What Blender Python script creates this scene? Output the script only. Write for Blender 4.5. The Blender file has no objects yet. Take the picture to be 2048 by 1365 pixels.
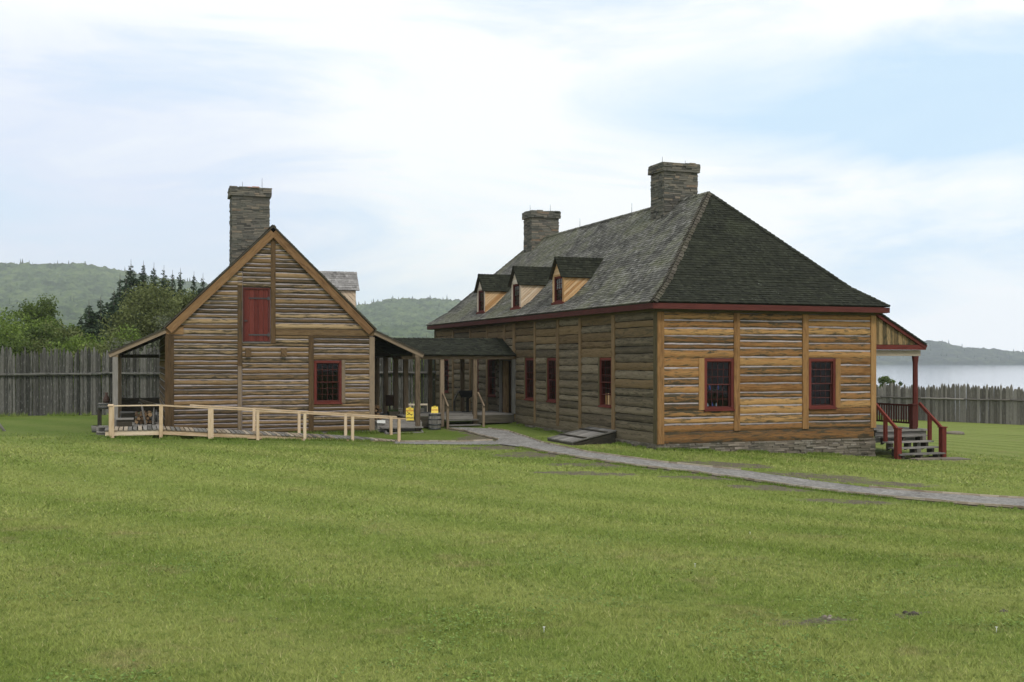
import bpy, math, random
import numpy as np
from mathutils import Vector, Matrix
R = random.Random(7)
S = bpy.context.scene
COL = S.collection

# ------------------------------------------------------------------ camera
EYE = 2.7
FPX = 2200.0                      # focal length in pixels of the 2048 px wide photograph
HORZ = 722.0
cam = bpy.data.cameras.new('camera')
cam.sensor_width = 36.0
cam.lens = FPX / 2048 * 36
cam.shift_y = (HORZ - 682.5) / 2048
cam.clip_start = 0.1
cam.clip_end = 20000
camo = bpy.data.objects.new('camera', cam)
camo.location = (0, 0, EYE)
camo.rotation_euler = (math.radians(90), 0, 0)
COL.objects.link(camo)
S.camera = camo

# ------------------------------------------------------------------ sky and sun
SUN_EL, SUN_AZ = 52, 158          # azimuth clockwise from +Y
world = bpy.data.worlds.new('World')
S.world = world
world.use_nodes = True
wn, wl = world.node_tree.nodes, world.node_tree.links
wn.clear()
def wnode(t, **k):
    n = wn.new(t)
    for a, b in k.items():
        setattr(n, a, b)
    return n
def wmath(op, a, b=None, c=None):
    n = wnode('ShaderNodeMath', operation=op)
    for i, v in enumerate((a, b, c)):
        if v is None: continue
        if isinstance(v, (int, float)): n.inputs[i].default_value = v
        else: wl.new(v, n.inputs[i])
    return n.outputs[0]
sky = wnode('ShaderNodeTexSky', sky_type='NISHITA', sun_disc=False)
sky.sun_elevation = math.radians(SUN_EL)
sky.sun_rotation = math.radians(SUN_AZ)
sky.air_density = 1.0; sky.dust_density = 1.5; sky.ozone_density = 1.0
tc = wnode('ShaderNodeTexCoord')
sep = wnode('ShaderNodeSeparateXYZ'); wl.new(tc.outputs['Generated'], sep.inputs[0])
X, Y, Z = sep.outputs
az = wmath('ARCTAN2', X, Y)
el = wmath('ARCSINE', Z)
def blob(a0, e0, w, h):           # soft elliptical patch of direction
    da = wmath('DIVIDE', wmath('SUBTRACT', az, a0), w)
    de = wmath('DIVIDE', wmath('SUBTRACT', el, e0), h)
    d = wmath('ADD', wmath('MULTIPLY', da, da), wmath('MULTIPLY', de, de))
    return wmath('MAXIMUM', wmath('SUBTRACT', 1.0, d), 0.0)
# clouds: flattened noise on the direction
mp = wnode('ShaderNodeMapping'); mp.inputs['Scale'].default_value = (1.0, 1.0, 4.2)
mp.inputs['Rotation'].default_value = (0.0, math.radians(-9), 0)
wl.new(tc.outputs['Generated'], mp.inputs[0])
n1 = wnode('ShaderNodeTexNoise'); n1.inputs['Scale'].default_value = 3.2
n1.inputs['Detail'].default_value = 9; n1.inputs['Roughness'].default_value = 0.55
n1.inputs['Distortion'].default_value = 0.5
wl.new(mp.outputs[0], n1.inputs['Vector'])
blue = wmath('MULTIPLY', blob(0.36, 0.225, 0.36, 0.062), 1.5)
blue = wmath('ADD', blue, wmath('MULTIPLY', blob(0.50, 0.185, 0.22, 0.07), 1.0))
blue = wmath('ADD', blue, wmath('MULTIPLY', blob(0.30, 0.09, 0.30, 0.06), 0.55))
blue = wmath('ADD', blue, wmath('MULTIPLY', blob(-0.02, 0.13, 0.16, 0.05), 0.35))
blue = wmath('ADD', blue, wmath('MULTIPLY', wmath('SUBTRACT', 0.52, n1.outputs[0]), 3.6))
wr = wnode('ShaderNodeMapRange'); wr.inputs[1].default_value = 0.05; wr.inputs[2].default_value = 1.35
wl.new(blue, wr.inputs[0])
lav = wmath('ADD', blob(-0.42, 0.13, 0.34, 0.19), wmath('MULTIPLY', wmath('SUBTRACT', 0.5, n1.outputs[0]), 2.4))
lr = wnode('ShaderNodeMapRange'); lr.inputs[1].default_value = 0.0; lr.inputs[2].default_value = 0.9
wl.new(lav, lr.inputs[0])
def wrgb(c):
    n = wnode('ShaderNodeRGB'); n.outputs[0].default_value = (*c, 1); return n.outputs[0]
def wmix(f, a, b, mode='MIX'):
    n = wnode('ShaderNodeMix', data_type='RGBA', blend_type=mode)
    if isinstance(f, (int, float)): n.inputs[0].default_value = f
    else: wl.new(f, n.inputs[0])
    wl.new(a, n.inputs[6]); wl.new(b, n.inputs[7]); return n.outputs[2]
cloud = wmix(lr.outputs[0], wrgb((1.04, 1.07, 1.09)), wrgb((0.79, 0.87, 1.04)))
skys = wnode('ShaderNodeVectorMath', operation='SCALE'); skys.inputs['Scale'].default_value = 0.10
wl.new(sky.outputs[0], skys.inputs[0])
bluec = wmix(0.82, skys.outputs[0], wrgb((0.60, 0.88, 1.12)))
final = wmix(wmath('MULTIPLY', wr.outputs[0], 0.8), cloud, bluec)
bg = wnode('ShaderNodeBackground'); bg.inputs['Strength'].default_value = 1.0
wl.new(final, bg.inputs['Color'])
wo = wnode('ShaderNodeOutputWorld'); wl.new(bg.outputs[0], wo.inputs['Surface'])

sun = bpy.data.lights.new('sun', 'SUN')
sun.energy = 1.9; sun.angle = math.radians(11); sun.color = (1.0, 0.95, 0.86)
suno = bpy.data.objects.new('sun', sun)
a = math.radians(SUN_AZ); e = math.radians(SUN_EL)
sd = Vector((math.sin(a) * math.cos(e), math.cos(a) * math.cos(e), math.sin(e)))
suno.rotation_euler = sd.to_track_quat('Z', 'Y').to_euler()
suno.location = (0, -10, 40)
COL.objects.link(suno)
vs = S.view_settings
S.display_settings.display_device = 'sRGB'
vs.view_transform = 'Standard'; vs.look = 'None'; vs.exposure = 0.0; vs.gamma = 1.0; vs.use_curve_mapping = False
S.cycles.max_bounces = 6; S.cycles.diffuse_bounces = 3; S.cycles.glossy_bounces = 3
S.cycles.transparent_max_bounces = 12; S.cycles.volume_bounces = 1
S.cycles.use_denoising = True

# ------------------------------------------------------------------ materials
class NT:
    def __init__(s, name):
        s.m = bpy.data.materials.new(name); s.m.use_nodes = True
        s.n = s.m.node_tree.nodes; s.l = s.m.node_tree.links
        s.b = s.n['Principled BSDF']; s.out = s.n['Material Output']
    def node(s, t, **k):
        n = s.n.new(t)
        for a, b in k.items(): setattr(n, a, b)
        return n
    def put(s, sock, v):
        if v is None: return
        if isinstance(v, (int, float)): sock.default_value = v
        elif isinstance(v, tuple): sock.default_value = v if len(v) != 3 or len(sock.default_value) == 3 else (*v, 1)
        else: s.l.new(v, sock)
    def math(s, op, a, b=None):
        n = s.node('ShaderNodeMath', operation=op); s.put(n.inputs[0], a); s.put(n.inputs[1], b); return n.outputs[0]
    def attr(s, name):
        return s.node('ShaderNodeAttribute', attribute_name=name)
    def coord(s, which='Object', scale=(1, 1, 1), loc=(0, 0, 0)):
        t = s.node('ShaderNodeTexCoord'); m = s.node('ShaderNodeMapping')
        s.l.new(t.outputs[which], m.inputs[0]); m.inputs['Scale'].default_value = scale; m.inputs['Location'].default_value = loc
        return m.outputs[0]
    def noise(s, vec, scale, detail=4, rough=0.6, dist=0.0):
        n = s.node('ShaderNodeTexNoise'); s.put(n.inputs['Vector'], vec)
        n.inputs['Scale'].default_value = scale; n.inputs['Detail'].default_value = detail
        n.inputs['Roughness'].default_value = rough; n.inputs['Distortion'].default_value = dist
        return n.outputs[0]
    def ramp(s, f, stops):
        n = s.node('ShaderNodeValToRGB'); s.put(n.inputs[0], f); r = n.color_ramp
        while len(r.elements) < len(stops): r.elements.new(0.5)
        for e, (p, c) in zip(r.elements, stops):
            e.position = p; e.color = (*c, 1) if isinstance(c, tuple) else (c, c, c, 1)
        return n.outputs[0]
    def rng(s, f, a, b, c=0.0, d=1.0):
        n = s.node('ShaderNodeMapRange'); s.put(n.inputs[0], f)
        for i, v in enumerate((a, b, c, d)): n.inputs[i + 1].default_value = v
        return n.outputs[0]
    def mix(s, f, a, b, mode='MIX'):
        n = s.node('ShaderNodeMix', data_type='RGBA', blend_type=mode)
        s.put(n.inputs[0], f); s.put(n.inputs[6], a); s.put(n.inputs[7], b); return n.outputs[2]
    def bump(s, h, strength=0.5, dist=0.02):
        n = s.node('ShaderNodeBump'); n.inputs['Strength'].default_value = strength; n.inputs['Distance'].default_value = dist
        s.put(n.inputs['Height'], h); s.l.new(n.outputs[0], s.b.inputs['Normal']); return n
    def done(s, col, rough=0.85, spec=0.25):
        s.put(s.b.inputs['Base Color'], col); s.put(s.b.inputs['Roughness'], rough)
        s.b.inputs['Specular IOR Level'].default_value = spec
        return s.m

def wood(name, c_dark, c_mid, c_light, stain=(0.03, 0.03, 0.02), stain_amt=0.5, stain_at=0.55, tintv=0.5, grain=26, edge=0.0, moss=0.0, spots=0.0):
    """sawn or hewn timber: grain runs along UV.x, per piece tone from attribute tv"""
    t = NT(name)
    uv = t.node('ShaderNodeUVMap').outputs[0]
    m = t.node('ShaderNodeMapping'); t.l.new(uv, m.inputs[0]); m.inputs['Scale'].default_value = (1.4, grain * .6, 1)
    g = t.noise(m.outputs[0], 1.0, 5, 0.65, 0.6)
    m2 = t.node('ShaderNodeMapping'); t.l.new(uv, m2.inputs[0]); m2.inputs['Scale'].default_value = (1.2, 9.0, 1)
    g2 = t.noise(m2.outputs[0], 1.6, 6, 0.7, 0.9)
    tv = t.attr('tv'); sp = t.node('ShaderNodeSeparateColor'); t.l.new(tv.outputs['Color'], sp.inputs[0])
    f = t.math('ADD', t.math('MULTIPLY', g, 0.55), t.math('MULTIPLY', sp.outputs[0], tintv))
    f = t.math('ADD', f, t.math('MULTIPLY', t.math('SUBTRACT', g2, 0.5), 1.15))
    col = t.ramp(f, [(0.15, c_dark), (0.45, c_mid), (0.85, c_light)])
    st = g2
    if edge:
        st = t.math('ADD', st, t.math('MULTIPLY', t.math('ABSOLUTE', t.math('SUBTRACT', sp.outputs[2], 0.45)), edge))
    st = t.math('ADD', st, t.math('MULTIPLY', t.math('SUBTRACT', sp.outputs[1], 0.5), 0.16))
    mask = t.rng(st, stain_at, stain_at + 0.16, 0, stain_amt)
    col = t.mix(mask, col, (*stain, 1))
    if moss:
        o = t.noise(t.coord('Object'), 1.3, 5, 0.6)
        col = t.mix(t.rng(o, 0.5, 0.7, 0, moss), col, (0.075, 0.08, 0.035, 1))
    if spots:
        m3 = t.node('ShaderNodeMapping'); t.l.new(uv, m3.inputs[0]); m3.inputs['Scale'].default_value = (3.2, 9, 1)
        s3 = t.noise(m3.outputs[0], 1.5, 3, 0.6)
        col = t.mix(t.rng(s3, 0.60, 0.66, 0, spots), col, (0.30, 0.30, 0.28, 1))
        col = t.mix(t.rng(s3, 0.34, 0.42, spots, 0), col, (0.02, 0.02, 0.02, 1))
    t.bump(t.math('ADD', g, g2), 0.8, 0.015)
    return t.done(col, 0.85, 0.2)

M = {}
M['log_orange'] = wood('orange_log', (0.11, 0.052, 0.019), (0.285, 0.142, 0.050), (0.45, 0.272, 0.108), (0.045, 0.040, 0.026), 0.95, 0.505, 0.50, 30, 0.26)
M['log_brown'] = wood('brown_log', (0.066, 0.041, 0.020), (0.195, 0.122, 0.058), (0.39, 0.28, 0.155), (0.042, 0.034, 0.022), 0.92, 0.485, 0.62, 30, 0.26)
M['log_green'] = wood('green_grey_log', (0.064, 0.050, 0.032), (0.170, 0.136, 0.090), (0.30, 0.25, 0.175), (0.045, 0.037, 0.024), 0.8, 0.51, 0.36, 20, 0.2, 0.06)
M['log_ochre'] = wood('ochre_log', (0.08, 0.052, 0.026), (0.165, 0.112, 0.056), (0.25, 0.175, 0.092), (0.045, 0.04, 0.026), 0.75, 0.52, 0.36, 22)
M['post_orange'] = wood('orange_post', (0.14, 0.072, 0.028), (0.285, 0.155, 0.060), (0.40, 0.25, 0.11), (0.07, 0.048, 0.026), 0.6, 0.56, 0.4, 18)
M['post_brown'] = wood('brown_post', (0.05, 0.032, 0.016), (0.115, 0.070, 0.034), (0.21, 0.135, 0.07), (0.035, 0.03, 0.02), 0.8, 0.50, 0.4, 16)
M['rake'] = wood('rake_board', (0.11, 0.058, 0.026), (0.225, 0.13, 0.06), (0.33, 0.21, 0.10), (0.07, 0.035, 0.018), 0.6, 0.6, 0.3, 18)
M['plate'] = wood('plate_log', (0.10, 0.062, 0.03), (0.215, 0.14, 0.07), (0.33, 0.235, 0.13), (0.05, 0.04, 0.025), 0.7, 0.52, 0.3, 24)
M['post_green'] = wood('green_post', (0.06, 0.05, 0.025), (0.115, 0.09, 0.045), (0.17, 0.13, 0.07), (0.05, 0.05, 0.03), 0.5, 0.55, 0.4, 18)
M['grey_wood'] = wood('weathered_grey_wood', (0.075, 0.07, 0.062), (0.17, 0.16, 0.145), (0.28, 0.26, 0.24), (0.05, 0.05, 0.045), 0.6, 0.58, 0.5, 30)
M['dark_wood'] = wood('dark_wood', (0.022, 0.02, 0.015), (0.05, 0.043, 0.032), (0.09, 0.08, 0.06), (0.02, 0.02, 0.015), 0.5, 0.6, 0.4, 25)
M['porch_wood'] = wood('porch_wood', (0.075, 0.055, 0.036), (0.165, 0.122, 0.08), (0.28, 0.215, 0.15), (0.06, 0.055, 0.045), 0.6, 0.56, 0.5, 20)
M['new_wood'] = wood('new_lumber', (0.42, 0.29, 0.17), (0.59, 0.45, 0.30), (0.72, 0.60, 0.45), (0.30, 0.20, 0.11), 0.5, 0.62, 0.4, 20)
M['pale_wood'] = wood('pale_cedar', (0.36, 0.19, 0.08), (0.52, 0.30, 0.13), (0.62, 0.42, 0.24), (0.25, 0.15, 0.08), 0.3, 0.68, 0.7, 20)
M['cheek_pale'] = wood('pale_cheek', (0.40, 0.27, 0.17), (0.55, 0.40, 0.27), (0.66, 0.53, 0.40), (0.28, 0.18, 0.11), 0.4, 0.6, 0.7, 20)
M['stained'] = wood('stained_boards', (0.05, 0.038, 0.02), (0.20, 0.135, 0.062), (0.40, 0.29, 0.15), (0.03, 0.032, 0.02), 0.95, 0.47, 0.5, 26)
M['beam_pale'] = wood('pale_beam', (0.18, 0.14, 0.10), (0.34, 0.28, 0.21), (0.5, 0.44, 0.36), (0.12, 0.09, 0.06), 0.5, 0.55, 0.4, 18)
M['cream_wood'] = wood('cream_trim', (0.5, 0.4, 0.3), (0.68, 0.58, 0.46), (0.78, 0.7, 0.6), (0.3, 0.24, 0.18), 0.3, 0.68, 0.4, 20)
M['picket'] = wood('palisade_stake', (0.022, 0.021, 0.019), (0.058, 0.056, 0.051), (0.15, 0.145, 0.132), (0.018, 0.021, 0.017), 0.85, 0.48, 0.75, 11, 0.0, 0.15, 0.55)
M['picket_right'] = wood('lakeside_stake', (0.06, 0.053, 0.045), (0.125, 0.113, 0.097), (0.23, 0.212, 0.188), (0.06, 0.055, 0.045), 0.6, 0.54, 0.75, 13, 0, 0, 0.3)
M['bark'] = wood('bark', (0.03, 0.025, 0.02), (0.07, 0.06, 0.048), (0.14, 0.12, 0.10), (0.03, 0.03, 0.02), 0.5, 0.6, 0.4, 14)
M['bark_cut'] = wood('split_wood', (0.06, 0.035, 0.018), (0.14, 0.085, 0.042), (0.26, 0.17, 0.09), (0.03, 0.025, 0.02), 0.7, 0.5, 0.6, 14)
M['red'] = wood('red_paint', (0.08, 0.018, 0.014), (0.12, 0.026, 0.020), (0.165, 0.042, 0.032), (0.06, 0.015, 0.014), 0.5, 0.58, 0.4, 14)
M['red_dark'] = wood('dark_red_paint', (0.052, 0.015, 0.012), (0.076, 0.021, 0.017), (0.11, 0.031, 0.025), (0.05, 0.013, 0.013), 0.4, 0.62, 0.4, 14)
M['red_brown'] = wood('red_brown_paint', (0.09, 0.018, 0.013), (0.145, 0.028, 0.02), (0.19, 0.045, 0.032), (0.07, 0.02, 0.015), 0.5, 0.62, 0.4, 14)

def simple(name, col, rough=0.8, var=0.25, scale=6, spec=0.25, metal=0.0, bump=0.3):
    t = NT(name)
    n = t.noise(t.coord(), scale, 5, 0.6)
    d = tuple(c * (1 - var) for c in col); l = tuple(min(1, c * (1 + var)) for c in col)
    tv = t.attr('tv'); sp = t.node('ShaderNodeSeparateColor'); t.l.new(tv.outputs['Color'], sp.inputs[0])
    f = t.math('ADD', t.math('MULTIPLY', n, 0.6), t.math('MULTIPLY', sp.outputs[0], 0.4))
    c = t.ramp(f, [(0.2, d), (0.8, l)])
    t.b.inputs['Metallic'].default_value = metal
    t.bump(n, bump, 0.01)
    return t.done(c, rough, spec)
M['iron'] = simple('black_iron', (0.05, 0.052, 0.055), 0.5, 0.3, 20, 0.5, 0.3)
M['chink'] = simple('lime_chinking', (0.36, 0.315, 0.32), 0.9, 0.35, 9, 0.1, 0, 0.6)
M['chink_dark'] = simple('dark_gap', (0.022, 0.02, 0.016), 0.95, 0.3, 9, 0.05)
M['mortar'] = simple('mortar', (0.13, 0.12, 0.10), 0.95, 0.3, 9, 0.1)
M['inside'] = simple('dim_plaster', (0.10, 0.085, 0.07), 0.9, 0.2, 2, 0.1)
M['curtain'] = simple('dark_curtain', (0.06, 0.03, 0.03), 0.9, 0.2, 5, 0.1)
M['terracotta'] = simple('terracotta', (0.42, 0.13, 0.07), 0.8, 0.25, 15)
M['yellow'] = simple('yellow_plastic', (0.66, 0.48, 0.03), 0.45, 0.05, 2, 0.4, 0, 0.0)
M['black'] = simple('black_print', (0.015, 0.015, 0.015), 0.6, 0.1, 3)
M['redprint'] = simple('red_print', (0.45, 0.06, 0.02), 0.6, 0.1, 3)
M['white'] = simple('white_paint', (0.72, 0.72, 0.70), 0.7, 0.1, 5)
M['brown_board'] = simple('brown_board', (0.06, 0.035, 0.028), 0.7, 0.2, 5)
M['glassware'] = simple('pale_glassware', (0.55, 0.62, 0.75), 0.15, 0.2, 20, 0.6)
M['blue_glass'] = simple('blue_glassware', (0.05, 0.10, 0.45), 0.12, 0.2, 20, 0.6)

def stone_mat(name, stops, lichen=(0.26, 0.27, 0.24)):
    t = NT(name)
    tv = t.attr('tv'); sp = t.node('ShaderNodeSeparateColor'); t.l.new(tv.outputs['Color'], sp.inputs[0])
    v = t.coord('Object')
    n = t.noise(v, 9, 6, 0.65); big = t.noise(v, 1.2, 3, 0.5)
    f = t.math('ADD', t.math('MULTIPLY', sp.outputs[0], 0.75), t.math('MULTIPLY', n, 0.35))
    col = t.ramp(f, stops)
    col = t.mix(t.rng(t.math('ADD', n, t.math('MULTIPLY', big, 0.5)), 0.85, 0.98, 0, 0.55), col, (*lichen, 1))
    col = t.mix(t.rng(big, 0.35, 0.6, 0, 0.3), col, (0.09, 0.10, 0.075, 1))
    t.bump(n, 0.8, 0.015)
    return t.done(col, 0.9, 0.2)
M['stone'] = stone_mat('slate_rubble', [(0.05, (0.04, 0.038, 0.036)), (0.4, (0.115, 0.108, 0.096)), (0.7, (0.19, 0.168, 0.138)), (0.88, (0.25, 0.20, 0.15)), (1.0, (0.17, 0.075, 0.04))])
M['stone_found'] = stone_mat('foundation_rubble', [(0.05, (0.075, 0.062, 0.050)), (0.5, (0.17, 0.14, 0.11)), (0.8, (0.29, 0.245, 0.20)), (1.0, (0.36, 0.33, 0.30))], (0.34, 0.33, 0.31))

def shingle_mat(name, dark, mid, light, moss_col, moss_at, moss_amt, band=None):
    t = NT(name)
    tv = t.attr('tv'); sp = t.node('ShaderNodeSeparateColor'); t.l.new(tv.outputs['Color'], sp.inputs[0])
    v = t.coord('Object')
    n = t.noise(v, 14, 4, 0.6); big = t.noise(v, 0.42, 5, 0.62, 0.8); med = t.noise(v, 2.3, 4, 0.6)
    f = t.math('ADD', t.math('MULTIPLY', sp.outputs[0], 0.48), t.math('MULTIPLY', n, 0.36))
    f = t.math('ADD', f, t.math('MULTIPLY', t.math('SUBTRACT', med, 0.5), 0.5))
    if band: f = t.math('ADD', f, t.math('MULTIPLY', t.math('SUBTRACT', big, 0.5), band))
    col = t.ramp(f, [(0.12, dark), (0.45, mid), (0.85, light)])
    mk = t.math('ADD', t.math('MULTIPLY', big, 0.7), t.math('MULTIPLY', med, 0.3))
    col = t.mix(t.rng(mk, moss_at, moss_at + 0.12, 0, moss_amt), col, (*moss_col, 1))
    sc = t.noise(v, 30, 2, 0.5)
    col = t.mix(t.rng(t.math('MULTIPLY', sc, med), 0.43, 0.47, 0, 0.6), col, (0.30, 0.32, 0.27, 1))
    t.bump(n, 0.5, 0.01)
    return t.done(col, 0.9, 0.15)
M['sh_silver'] = shingle_mat('silver_shingles', (0.045, 0.044, 0.038), (0.135, 0.131, 0.118), (0.40, 0.39, 0.37), (0.09, 0.095, 0.042), 0.46, 0.65, 1.3)
M['sh_dark'] = shingle_mat('dark_mossy_shingles', (0.010, 0.011, 0.008), (0.022, 0.024, 0.016), (0.042, 0.045, 0.031), (0.040, 0.046, 0.024), 0.54, 0.35)
M['sh_brown'] = shingle_mat('brown_shingles', (0.03, 0.026, 0.02), (0.075, 0.066, 0.052), (0.15, 0.135, 0.11), (0.06, 0.062, 0.03), 0.5, 0.5)
M['sh_grey'] = shingle_mat('grey_shingles', (0.13, 0.125, 0.12), (0.25, 0.24, 0.235), (0.38, 0.37, 0.36), (0.12, 0.12, 0.08), 0.6, 0.3)

# glass: see-through with a sky reflection
t = NT('window_glass')
gl = t.node('ShaderNodeBsdfGlossy'); gl.inputs['Roughness'].default_value = 0.04; gl.inputs['Color'].default_value = (0.9, 0.95, 1, 1)
tr = t.node('ShaderNodeBsdfTransparent'); tr.inputs['Color'].default_value = (0.75, 0.8, 0.78, 1)
fr = t.node('ShaderNodeFresnel'); fr.inputs['IOR'].default_value = 1.28
mx = t.node('ShaderNodeMixShader'); t.l.new(fr.outputs[0], mx.inputs[0]); t.l.new(tr.outputs[0], mx.inputs[1]); t.l.new(gl.outputs[0], mx.inputs[2])
t.l.new(mx.outputs[0], t.out.inputs['Surface']); M['glass'] = t.m

# lawn: one colour field shared by the soil sheet and the blades
def lawn_colour(t, v, dark=1.0):
    big = t.noise(v, 0.11, 4, 0.55, 0.4); med = t.noise(v, 0.75, 5, 0.65); fine = t.noise(v, 7, 4, 0.7)
    f = t.math('ADD', t.math('MULTIPLY', big, 0.45), t.math('MULTIPLY', med, 0.35))
    f = t.math('ADD', f, t.math('MULTIPLY', fine, 0.25))
    k = dark
    c = t.ramp(f, [(0.36, (0.105 * k, 0.155 * k, 0.026 * k)), (0.48, (0.175 * k, 0.228 * k, 0.042 * k)),
                   (0.60, (0.235 * k, 0.29 * k, 0.068 * k)), (0.72, (0.32 * k, 0.33 * k, 0.11 * k))])
    # mower strips
    w = t.node('ShaderNodeTexWave', wave_type='BANDS', bands_direction='DIAGONAL'); t.put(w.inputs['Vector'], v)
    w.inputs['Scale'].default_value = 0.16; w.inputs['Distortion'].default_value = 2.0; w.inputs['Detail'].default_value = 1
    c = t.mix(t.math('MULTIPLY', w.outputs[1], 0.55), c, (0.345 * k, 0.36 * k, 0.11 * k, 1))
    dead = t.noise(v, 0.9, 6, 0.7, 0.5)
    c = t.mix(t.rng(dead, 0.56, 0.68, 0, 0.6), c, (0.30 * k, 0.245 * k, 0.115 * k, 1))
    cl = t.noise(v, 6.5, 6, 0.85)
    c = t.mix(t.rng(cl, 0.50, 0.64, 0, 0.7), c, (0.075 * k, 0.13 * k, 0.02 * k, 1))
    return c, fine
def ground_mat():
    t = NT('lawn_ground')
    v = t.coord('Object')
    c, fine = lawn_colour(t, v, 0.82)
    lush = t.attr('lush').outputs['Fac']
    c = t.mix(t.math('MULTIPLY', lush, -1.0), c, (0.235, 0.275, 0.075, 1))
    c = t.mix(t.math('MULTIPLY', lush, 0.75), c, (0.075, 0.125, 0.02, 1))
    a = t.attr('dirt').outputs['Fac']
    n = t.noise(v, 3.6, 7, 0.75)
    n2 = t.noise(v, 25, 3, 0.6)
    d = t.rng(t.math('ADD', a, t.math('MULTIPLY', t.math('SUBTRACT', n, 0.5), 3.2)), 0.45, 0.62)
    dirt = t.ramp(n2, [(0.3, (0.075, 0.058, 0.042)), (0.7, (0.22, 0.185, 0.145))])
    c = t.mix(d, c, dirt)
    sp = t.noise(v, 40, 3, 0.8)
    c = t.mix(t.rng(sp, 0.3, 0.7, 0.0, 0.30), c, (0.04, 0.07, 0.01, 1))
    t.bump(t.math('ADD', fine, t.math('MULTIPLY', sp, 0.6)), 0.9, 0.05)
    return t.done(c, 0.95, 0.1)
M['ground'] = ground_mat()
t = NT('grass_blade')
g = t.node('ShaderNodeNewGeometry')
v = t.coord('Object')
c, _ = lawn_colour(t, v, 1.1)
tv = t.attr('tint').outputs['Fac']
c = t.mix(t.rng(tv, 0.0, 0.55, 0.5, 0.0), c, (0.075, 0.135, 0.018, 1))
c = t.mix(t.rng(tv, 0.86, 1.0, 0.0, 0.8), c, (0.42, 0.38, 0.18, 1))
c = t.mix(t.math('MULTIPLY', t.attr('lush').outputs['Fac'], -1.0), c, (0.29, 0.345, 0.09, 1))
c = t.mix(t.math('MULTIPLY', t.attr('lush').outputs['Fac'], 0.75), c, (0.09, 0.15, 0.022, 1))
t.b.inputs['Subsurface Weight'].default_value = 0.0
M['blade'] = t.done(c, 0.75, 0.15)
t = NT('crushed_gravel')
v = t.coord('Object')
n = t.noise(v, 30, 4, 0.8); b_ = t.noise(v, 1.2, 4, 0.6)
n8 = t.noise(v, 9, 5, 0.85)
c = t.ramp(t.math('ADD', t.math('MULTIPLY', n8, 0.8), t.math('MULTIPLY', b_, 0.25)), [(0.36, (0.07, 0.064, 0.057)), (0.52, (0.21, 0.20, 0.187)), (0.68, (0.37, 0.355, 0.335))])
t.bump(n, 0.9, 0.02)
M['gravel'] = t.done(c, 0.95, 0.15)

def leaf_mat(name, dark, mid, light, trans=True):
    t = NT(name)
    tv = t.attr('tint').outputs['Fac']
    c = t.ramp(tv, [(0.0, dark), (0.5, mid), (1.0, light)])
    t.put(t.b.inputs['Base Color'], c); t.b.inputs['Roughness'].default_value = 0.7
    t.b.inputs['Specular IOR Level'].default_value = 0.2
    if trans:
        tl = t.node('ShaderNodeBsdfTranslucent'); t.l.new(c, tl.inputs[0])
        mx = t.node('ShaderNodeMixShader'); mx.inputs[0].default_value = 0.3
        t.l.new(t.b.outputs[0], mx.inputs[1]); t.l.new(tl.outputs[0], mx.inputs[2]); t.l.new(mx.outputs[0], t.out.inputs['Surface'])
    return t.m
M['leaf_green'] = leaf_mat('green_leaves', (0.04, 0.065, 0.016), (0.08, 0.118, 0.026), (0.145, 0.195, 0.046))
M['leaf_bright'] = leaf_mat('bright_leaves', (0.06, 0.095, 0.016), (0.12, 0.18, 0.032), (0.225, 0.30, 0.065))
M['leaf_olive'] = leaf_mat('olive_leaves', (0.060, 0.075, 0.024), (0.13, 0.152, 0.05), (0.215, 0.24, 0.092))
M['leaf_grey'] = leaf_mat('grey_green_leaves', (0.09, 0.10, 0.06), (0.15, 0.165, 0.105), (0.24, 0.25, 0.18))
M['needle'] = leaf_mat('spruce_needles', (0.012, 0.026, 0.014), (0.024, 0.045, 0.022), (0.045, 0.072, 0.032), False)
def hill_mat(name, stops):
    t = NT(name)
    v = t.coord('Object')
    a = t.noise(v, 0.09, 4, 0.65); b = t.noise(v, 0.009, 4, 0.55)
    tv = t.attr('tint').outputs['Fac']
    f = t.math('ADD', t.math('MULTIPLY', a, 0.35), t.math('MULTIPLY', b, 0.35))
    f = t.math('ADD', f, t.math('MULTIPLY', tv, 0.35))
    return t.done(t.ramp(f, stops), 0.95, 0.05)
M['headland'] = hill_mat('headland_canopy', [(0.36, (0.012, 0.022, 0.016)), (0.50, (0.022, 0.036, 0.022)), (0.62, (0.036, 0.052, 0.028)), (0.75, (0.055, 0.07, 0.036))])
M['hill'] = hill_mat('forest_canopy', [(0.34, (0.018, 0.034, 0.022)), (0.50, (0.042, 0.068, 0.036)), (0.62, (0.070, 0.102, 0.046)), (0.78, (0.105, 0.135, 0.06))])
t = NT('lake_water')
v = t.coord('Object', (0.12, 1.0, 1.0))
n = t.noise(v, 0.5, 5, 0.6)
t.bump(n, 0.12, 0.3)
t.b.inputs['IOR'].default_value = 1.33
M['water'] = t.done((0.30, 0.32, 0.40, 1), 0.08, 0.7)
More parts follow.
